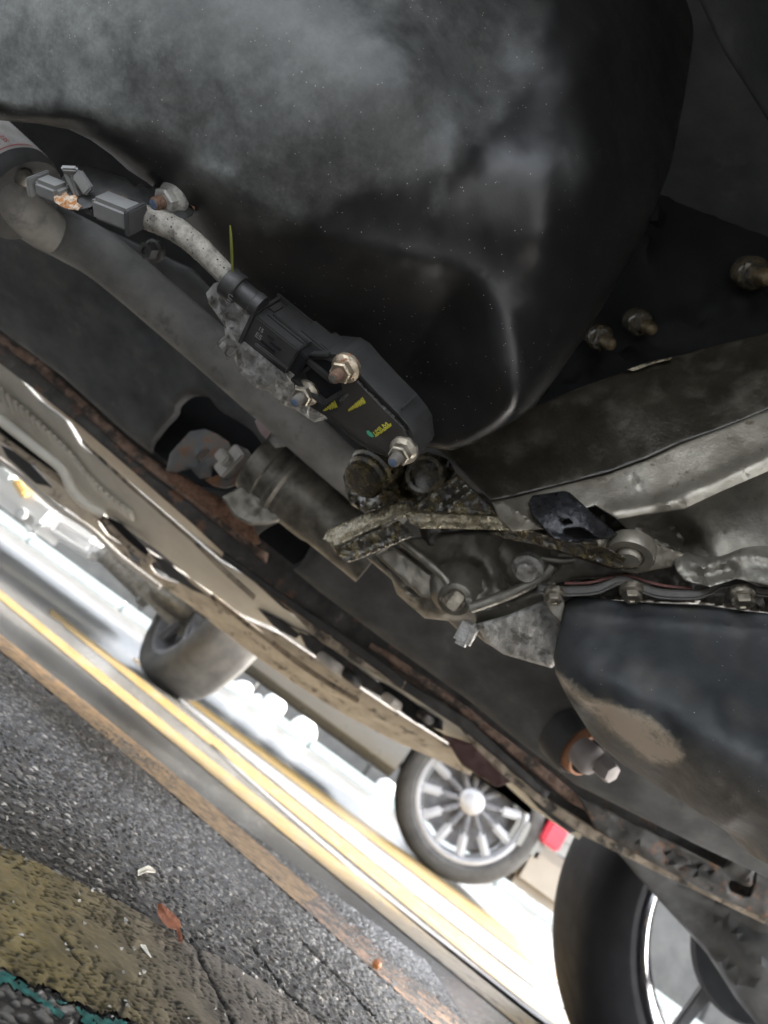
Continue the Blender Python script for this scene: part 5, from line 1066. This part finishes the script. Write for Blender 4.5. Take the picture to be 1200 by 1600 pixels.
# rocker: rounded beam between the wheels
xr0, xr1 = -.50, cw[0] - .36
q = MB(); prof = [(-.00, .205), (.03, .195), (.07, .20), (.08, .26), (.08, .36), (-.02, .40), (-.045, .36), (-.05, .30), (-.035, .235)]
n = len(prof); v = []; f = []
for x in np.linspace(xr0, xr1, 14): v += [(x, YS + a, z) for a, z in prof]
for i in range(13):
    for k in range(n): f.append((i * n + k, i * n + (k + 1) % n, (i + 1) * n + (k + 1) % n, (i + 1) * n + k))
f += [tuple(range(n)), tuple(13 * n + k for k in range(n))]; q.add(v, f); q.build('rocker', M['silver_paint'], sc_)
# body side above, with the wheel arch cut out, windows and roof
def side_face():
    pts = [(xr0 - .9, .40), (xr0 - .9, .75), (cw[0] + .85, .80), (cw[0] + .85, .40)]
    arch = [(cw[0] + .40 * math.cos(t), cr + .40 * math.sin(t)) for t in np.linspace(math.pi - .22, .22, 20)]
    return pts, arch
b = MB(); P = []
arch = [(cw[0] + .38 * math.cos(t), cr + .38 * math.sin(t)) for t in np.linspace(.24, math.pi - .24, 18)]
arch2 = [(cw[0] - 1.72 + .38 * math.cos(t), cr + .38 * math.sin(t)) for t in np.linspace(.24, math.pi - .24, 18)]
loop = [(cw[0] + .78, .40)] + arch + arch2 + [(cw[0] - 2.2, .40), (cw[0] - 2.2, .85), (cw[0] - 1.8, .95), (cw[0] + .7, .98), (cw[0] + .80, .80)]
m_ = len(loop)
bm = bmesh.new(); A = [bm.verts.new((x, YS - .02, z)) for x, z in loop]; B = [bm.verts.new((x, YS + 1.75, z)) for x, z in loop]
bm.faces.new(A); bm.faces.new(B[::-1])
for k in range(m_): bm.faces.new((A[k], B[k], B[(k + 1) % m_], A[(k + 1) % m_]))
bmesh.ops.triangulate(bm, faces=[fc for fc in bm.faces if len(fc.verts) > 4]); bm.verts.index_update()
mesh_obj('body', [q_.co for q_ in bm.verts], [[z.index for z in fc.verts] for fc in bm.faces], M['silver_paint'], sc_); bm.free()
b = MB(); b.add(*obox((cw[0] - .75, YS + .87, 1.2), ((1, 0, 0), (0, 1, 0), (0, 0, 1)), (1.7, 1.5, .55), .12)); b.build('cabin', M['glass'], sc_)
bc = onY(842, 1362, YS); b = MB(); b.add(*obox((bc[0] + .05, YS + .85, bc[2]), ((1, 0, 0), (0, 1, 0), (0, 0, 1)), (.30, 1.7, .20), .04)); b.build('bumper', M['tan_plastic'], sc_)
bc = onY(828, 1310, YS - .02); b = MB(); b.add(*obox((bc[0], YS + .07, bc[2]), ((1, 0, 0), (0, 1, 0), (0, 0, 1)), (.15, .2, .16), .03)); b.build('quarter_panel', M['silver_paint'], sc_)
bc = onY(866, 1306, YS - .05); b = MB(); b.add(*obox((bc[0], YS - .04, bc[2]), ((1, 0, 0), (0, 1, 0), (0, 0, 1)), (.085, .05, .10), .01)); b.build('tail_lamp', M['red_lens'], sc_)
b = MB(); b.add(*bxw(cw[0] - .62, cw[0] - .55, YS - .045, YS - .02, .31, .345, .005)); b.build('side_reflector', M['red_lens'], sc_)
b = MB(); b.add(*bxw(xr0, cw[0] - .3, YS + .12, YS + 1.6, .24, .30, .02)); b.build('floor_plate', M['dark_trim'], sc_)

# tan car nose with its front tyre turned towards us
tc_ = np.array(onY(300, 1010, 2.55)); tr = .30; tc_[2] = tr
tcar = thing('tan_car', 'tan car whose front tyre hangs below the sill, tread facing the viewer', 'car', (tc_[0], 3.2, 0))
car_wheel(tc_, (1, .45, 0), tr, .20, 'wheel', tcar, ns=5, mr='disc')
car_wheel((tc_[0] - 1.45, tc_[1] + .1, tr), (1, .1, 0), tr, .20, 'wheel', tcar, ns=5)
b = MB(); b.add(*bxw(tc_[0] - 1.7, tc_[0] + .22, 2.30, 2.72, .43, .62, .06)); b.build('bumper', M['tan_plastic'], tcar)
b = MB(); b.add(*bxw(tc_[0] - 1.6, tc_[0] + .15, 2.42, 2.72, .60, .72, .05)); b.build('bonnet', M['tan_plastic'], tcar)
b = MB(); b.add(*obox((tc_[0] - .16, tc_[1] + .08, .20), ((1, .1, -.15), (0, 1, 0), (.15, 0, 1)), (.26, .05, .05), .015)); b.add(*lathe((tc_[0] - .14, tc_[1], .24), (1, 0, 0), [(.03, -.08), (.045, -.05), (.045, .05), (.03, .08)], 14)); b.build('suspension_arm', M['alu_dirty'], tcar)
b = MB(); b.add(*lathe((tc_[0] - .34, tc_[1] + .1, .22), (.7, .2, -.1), [(.02, -.12), (.035, -.1), (.035, .08), (.045, .09), (.045, .12), (.02, .13)], 14)); b.build('tie_rod', M['alu'], tcar)

# white van nose at the far left
wx = onY(60, 800, 2.9)
wv = thing('white_van', 'bright white van nose with lamps, low bumper and skirt at the far left', 'van', (wx[0], 3.4, 0))
def wp_(x, y, yy): return Vector(onY(x, y, yy))
b = MB(); c = wp_(48, 792, 2.92); b.add(*obox(c, ((1, 0, -.02), (0, 1, 0), (.02, 0, 1)), (.32, .34, .125), .036)); b.build('bumper', M['white_paint'], wv)
b = MB(); c = wp_(130, 835, 2.95); b.add(*obox(c, ((1, .15, .06), (0, 1, 0), (0, 0, 1)), (.22, .3, .095), .033)); b.build('skirt', M['white_paint'], wv)
b = MB(); c = wp_(112, 850, 2.74); b.add(*obox(c, ((1, 0, 0.05), (0, 1, 0), (0, 0, 1)), (.175, .05, .022), .009)); b.build('skirt_trim', M['white_paint'], wv)
b = MB(); c = wp_(160, 868, 2.78); b.add(*obox(c, ((.9, 0, .45), (0, 1, 0), (-.45, 0, .9)), (.13, .1, .045), .018)); b.build('skirt_end', M['white_paint'], wv)
b = MB(); c = wp_(33, 802, 2.735); b.add(*lathe(c, (0, -1, 0), [(.020, -.03), (.022, .0), (.016, .006), (.015, 0)], 24)); b.build('fog_lamp', M['clear_lens'], wv)
for x, y in ((44, 826), (62, 820)):
    b = MB(); b.add(*obox(wp_(x, y, 2.735), ((.8, 0, (.5 if x > 50 else -.3)), (0, 1, 0), (0, 0, 1)), (.040, .02, .016), .007)); b.build('badge_stroke', M['clear_lens'], wv)
b = MB(); b.add(*obox(wp_(14, 745, 2.78), ((.8, 0, -.1), (0, 1, 0), (.1, 0, .8)), (.075, .1, .044), .015)); b.build('headlamp', M['clear_lens'], wv)
b = MB(); b.add(*obox(wp_(34, 765, 2.76), ((.8, 0, -.3), (0, 1, 0), (.3, 0, .8)), (.075, .08, .026), .01)); b.build('indicator', M['amber_lens'], wv)
c = wp_(60, 790, 3.2); b = MB(); b.add(*bxw(c[0] - 1.3, c[0] + .28, 3.15, 5.0, .45, 1.5, .12)); b.build('van_body', M['white_paint'], wv)
c = wp_(60, 850, 3.2); b = MB(); b.add(*bxw(c[0] - 1.1, c[0] + .20, 3.3, 4.9, .24, .46, .04)); b.build('undertray', M['dark_trim'], wv)

# kerb, and white blobs shaped for blurred bright highlights above it
kb = thing('concrete_kerb', 'long pale concrete kerb at the far side of the car park', 'kerb', (0, 10.2, 0))
for k in range(14):
    x = -9.5 + k * 1.5; b = MB(); b.add(*bxw(x, x + 1.485, 10.1, 10.32, -.01, .13, .02)); b.build('kerb_stone', M['kerb'], kb)
for k, (x, y, s, lab) in enumerate(((372, 1085, .13, 'small white highlight blob beside the tan tyre, leftmost of the row on the kerb'), (396, 1100, .10, 'smallest white highlight blob, second from the tan tyre along the kerb'), (425, 1108, .19, 'white highlight blob in the middle of the gap under the silver rocker'), (470, 1150, .20, 'rounded white highlight blob near the middle of the silver rocker, right of the others there'),
                                (600, 1245, .16, 'white highlight blob just left of the alloy wheel, on the kerb'), (778, 1388, .16, 'white highlight blob just right of the alloy wheel, on the kerb'), (800, 1400, .14, 'white highlight blob below the tan bumper on the kerb'), (845, 1440, .13, 'white highlight blob beside the near black tyre on the kerb'))):
    c = onY(x, y, 10.55); bm = bmesh.new(); bmesh.ops.create_icosphere(bm, subdivisions=3, radius=s)
    for q_ in bm.verts:
        nn = math.sin(q_.co.x * 21 / (s * 8) + k) * .1 + math.sin(q_.co.y * 17 / (s * 8) + 2 * k) * .1 + math.sin(q_.co.z * 25 / (s * 8) + 3 * k) * .08; q_.co *= 1 + nn
    zc = max(c[2], s * .6); bm.verts.index_update()
    o = mesh_obj('highlight_blob', [(q_.co.x + c[0], q_.co.y + c[1], q_.co.z * .9 + s * .8) for q_ in bm.verts], [[z.index for z in fc.verts] for fc in bm.faces], M['highlight_white'], smooth=60); bm.free()
    tag(o, lab, 'highlight blob', 'white highlight blobs along the kerb')
bw = thing('boundary_wall', 'low dark grey wall behind the pale kerb at the far side', 'wall', (0, 11.3, 0))
for k in range(12):
    x = -12 + k * 2.0; b = MB(); b.add(*bxw(x, x + 1.98, 11.2, 11.4, 0, 1.6, .03)); b.build('wall_panel', M['wall'], bw)
vg = mesh_obj('verge', [(-60, 10.3, .02), (60, 10.3, .02), (60, 14, .08), (-60, 14, .08)], [(0, 1, 2, 3)], mat('dry_verge', (.10, .10, .05), (.2, .18, .1), 3, (.8, .9)), loc=(0, 0, 0), smooth=None); vg['kind'] = 'structure'
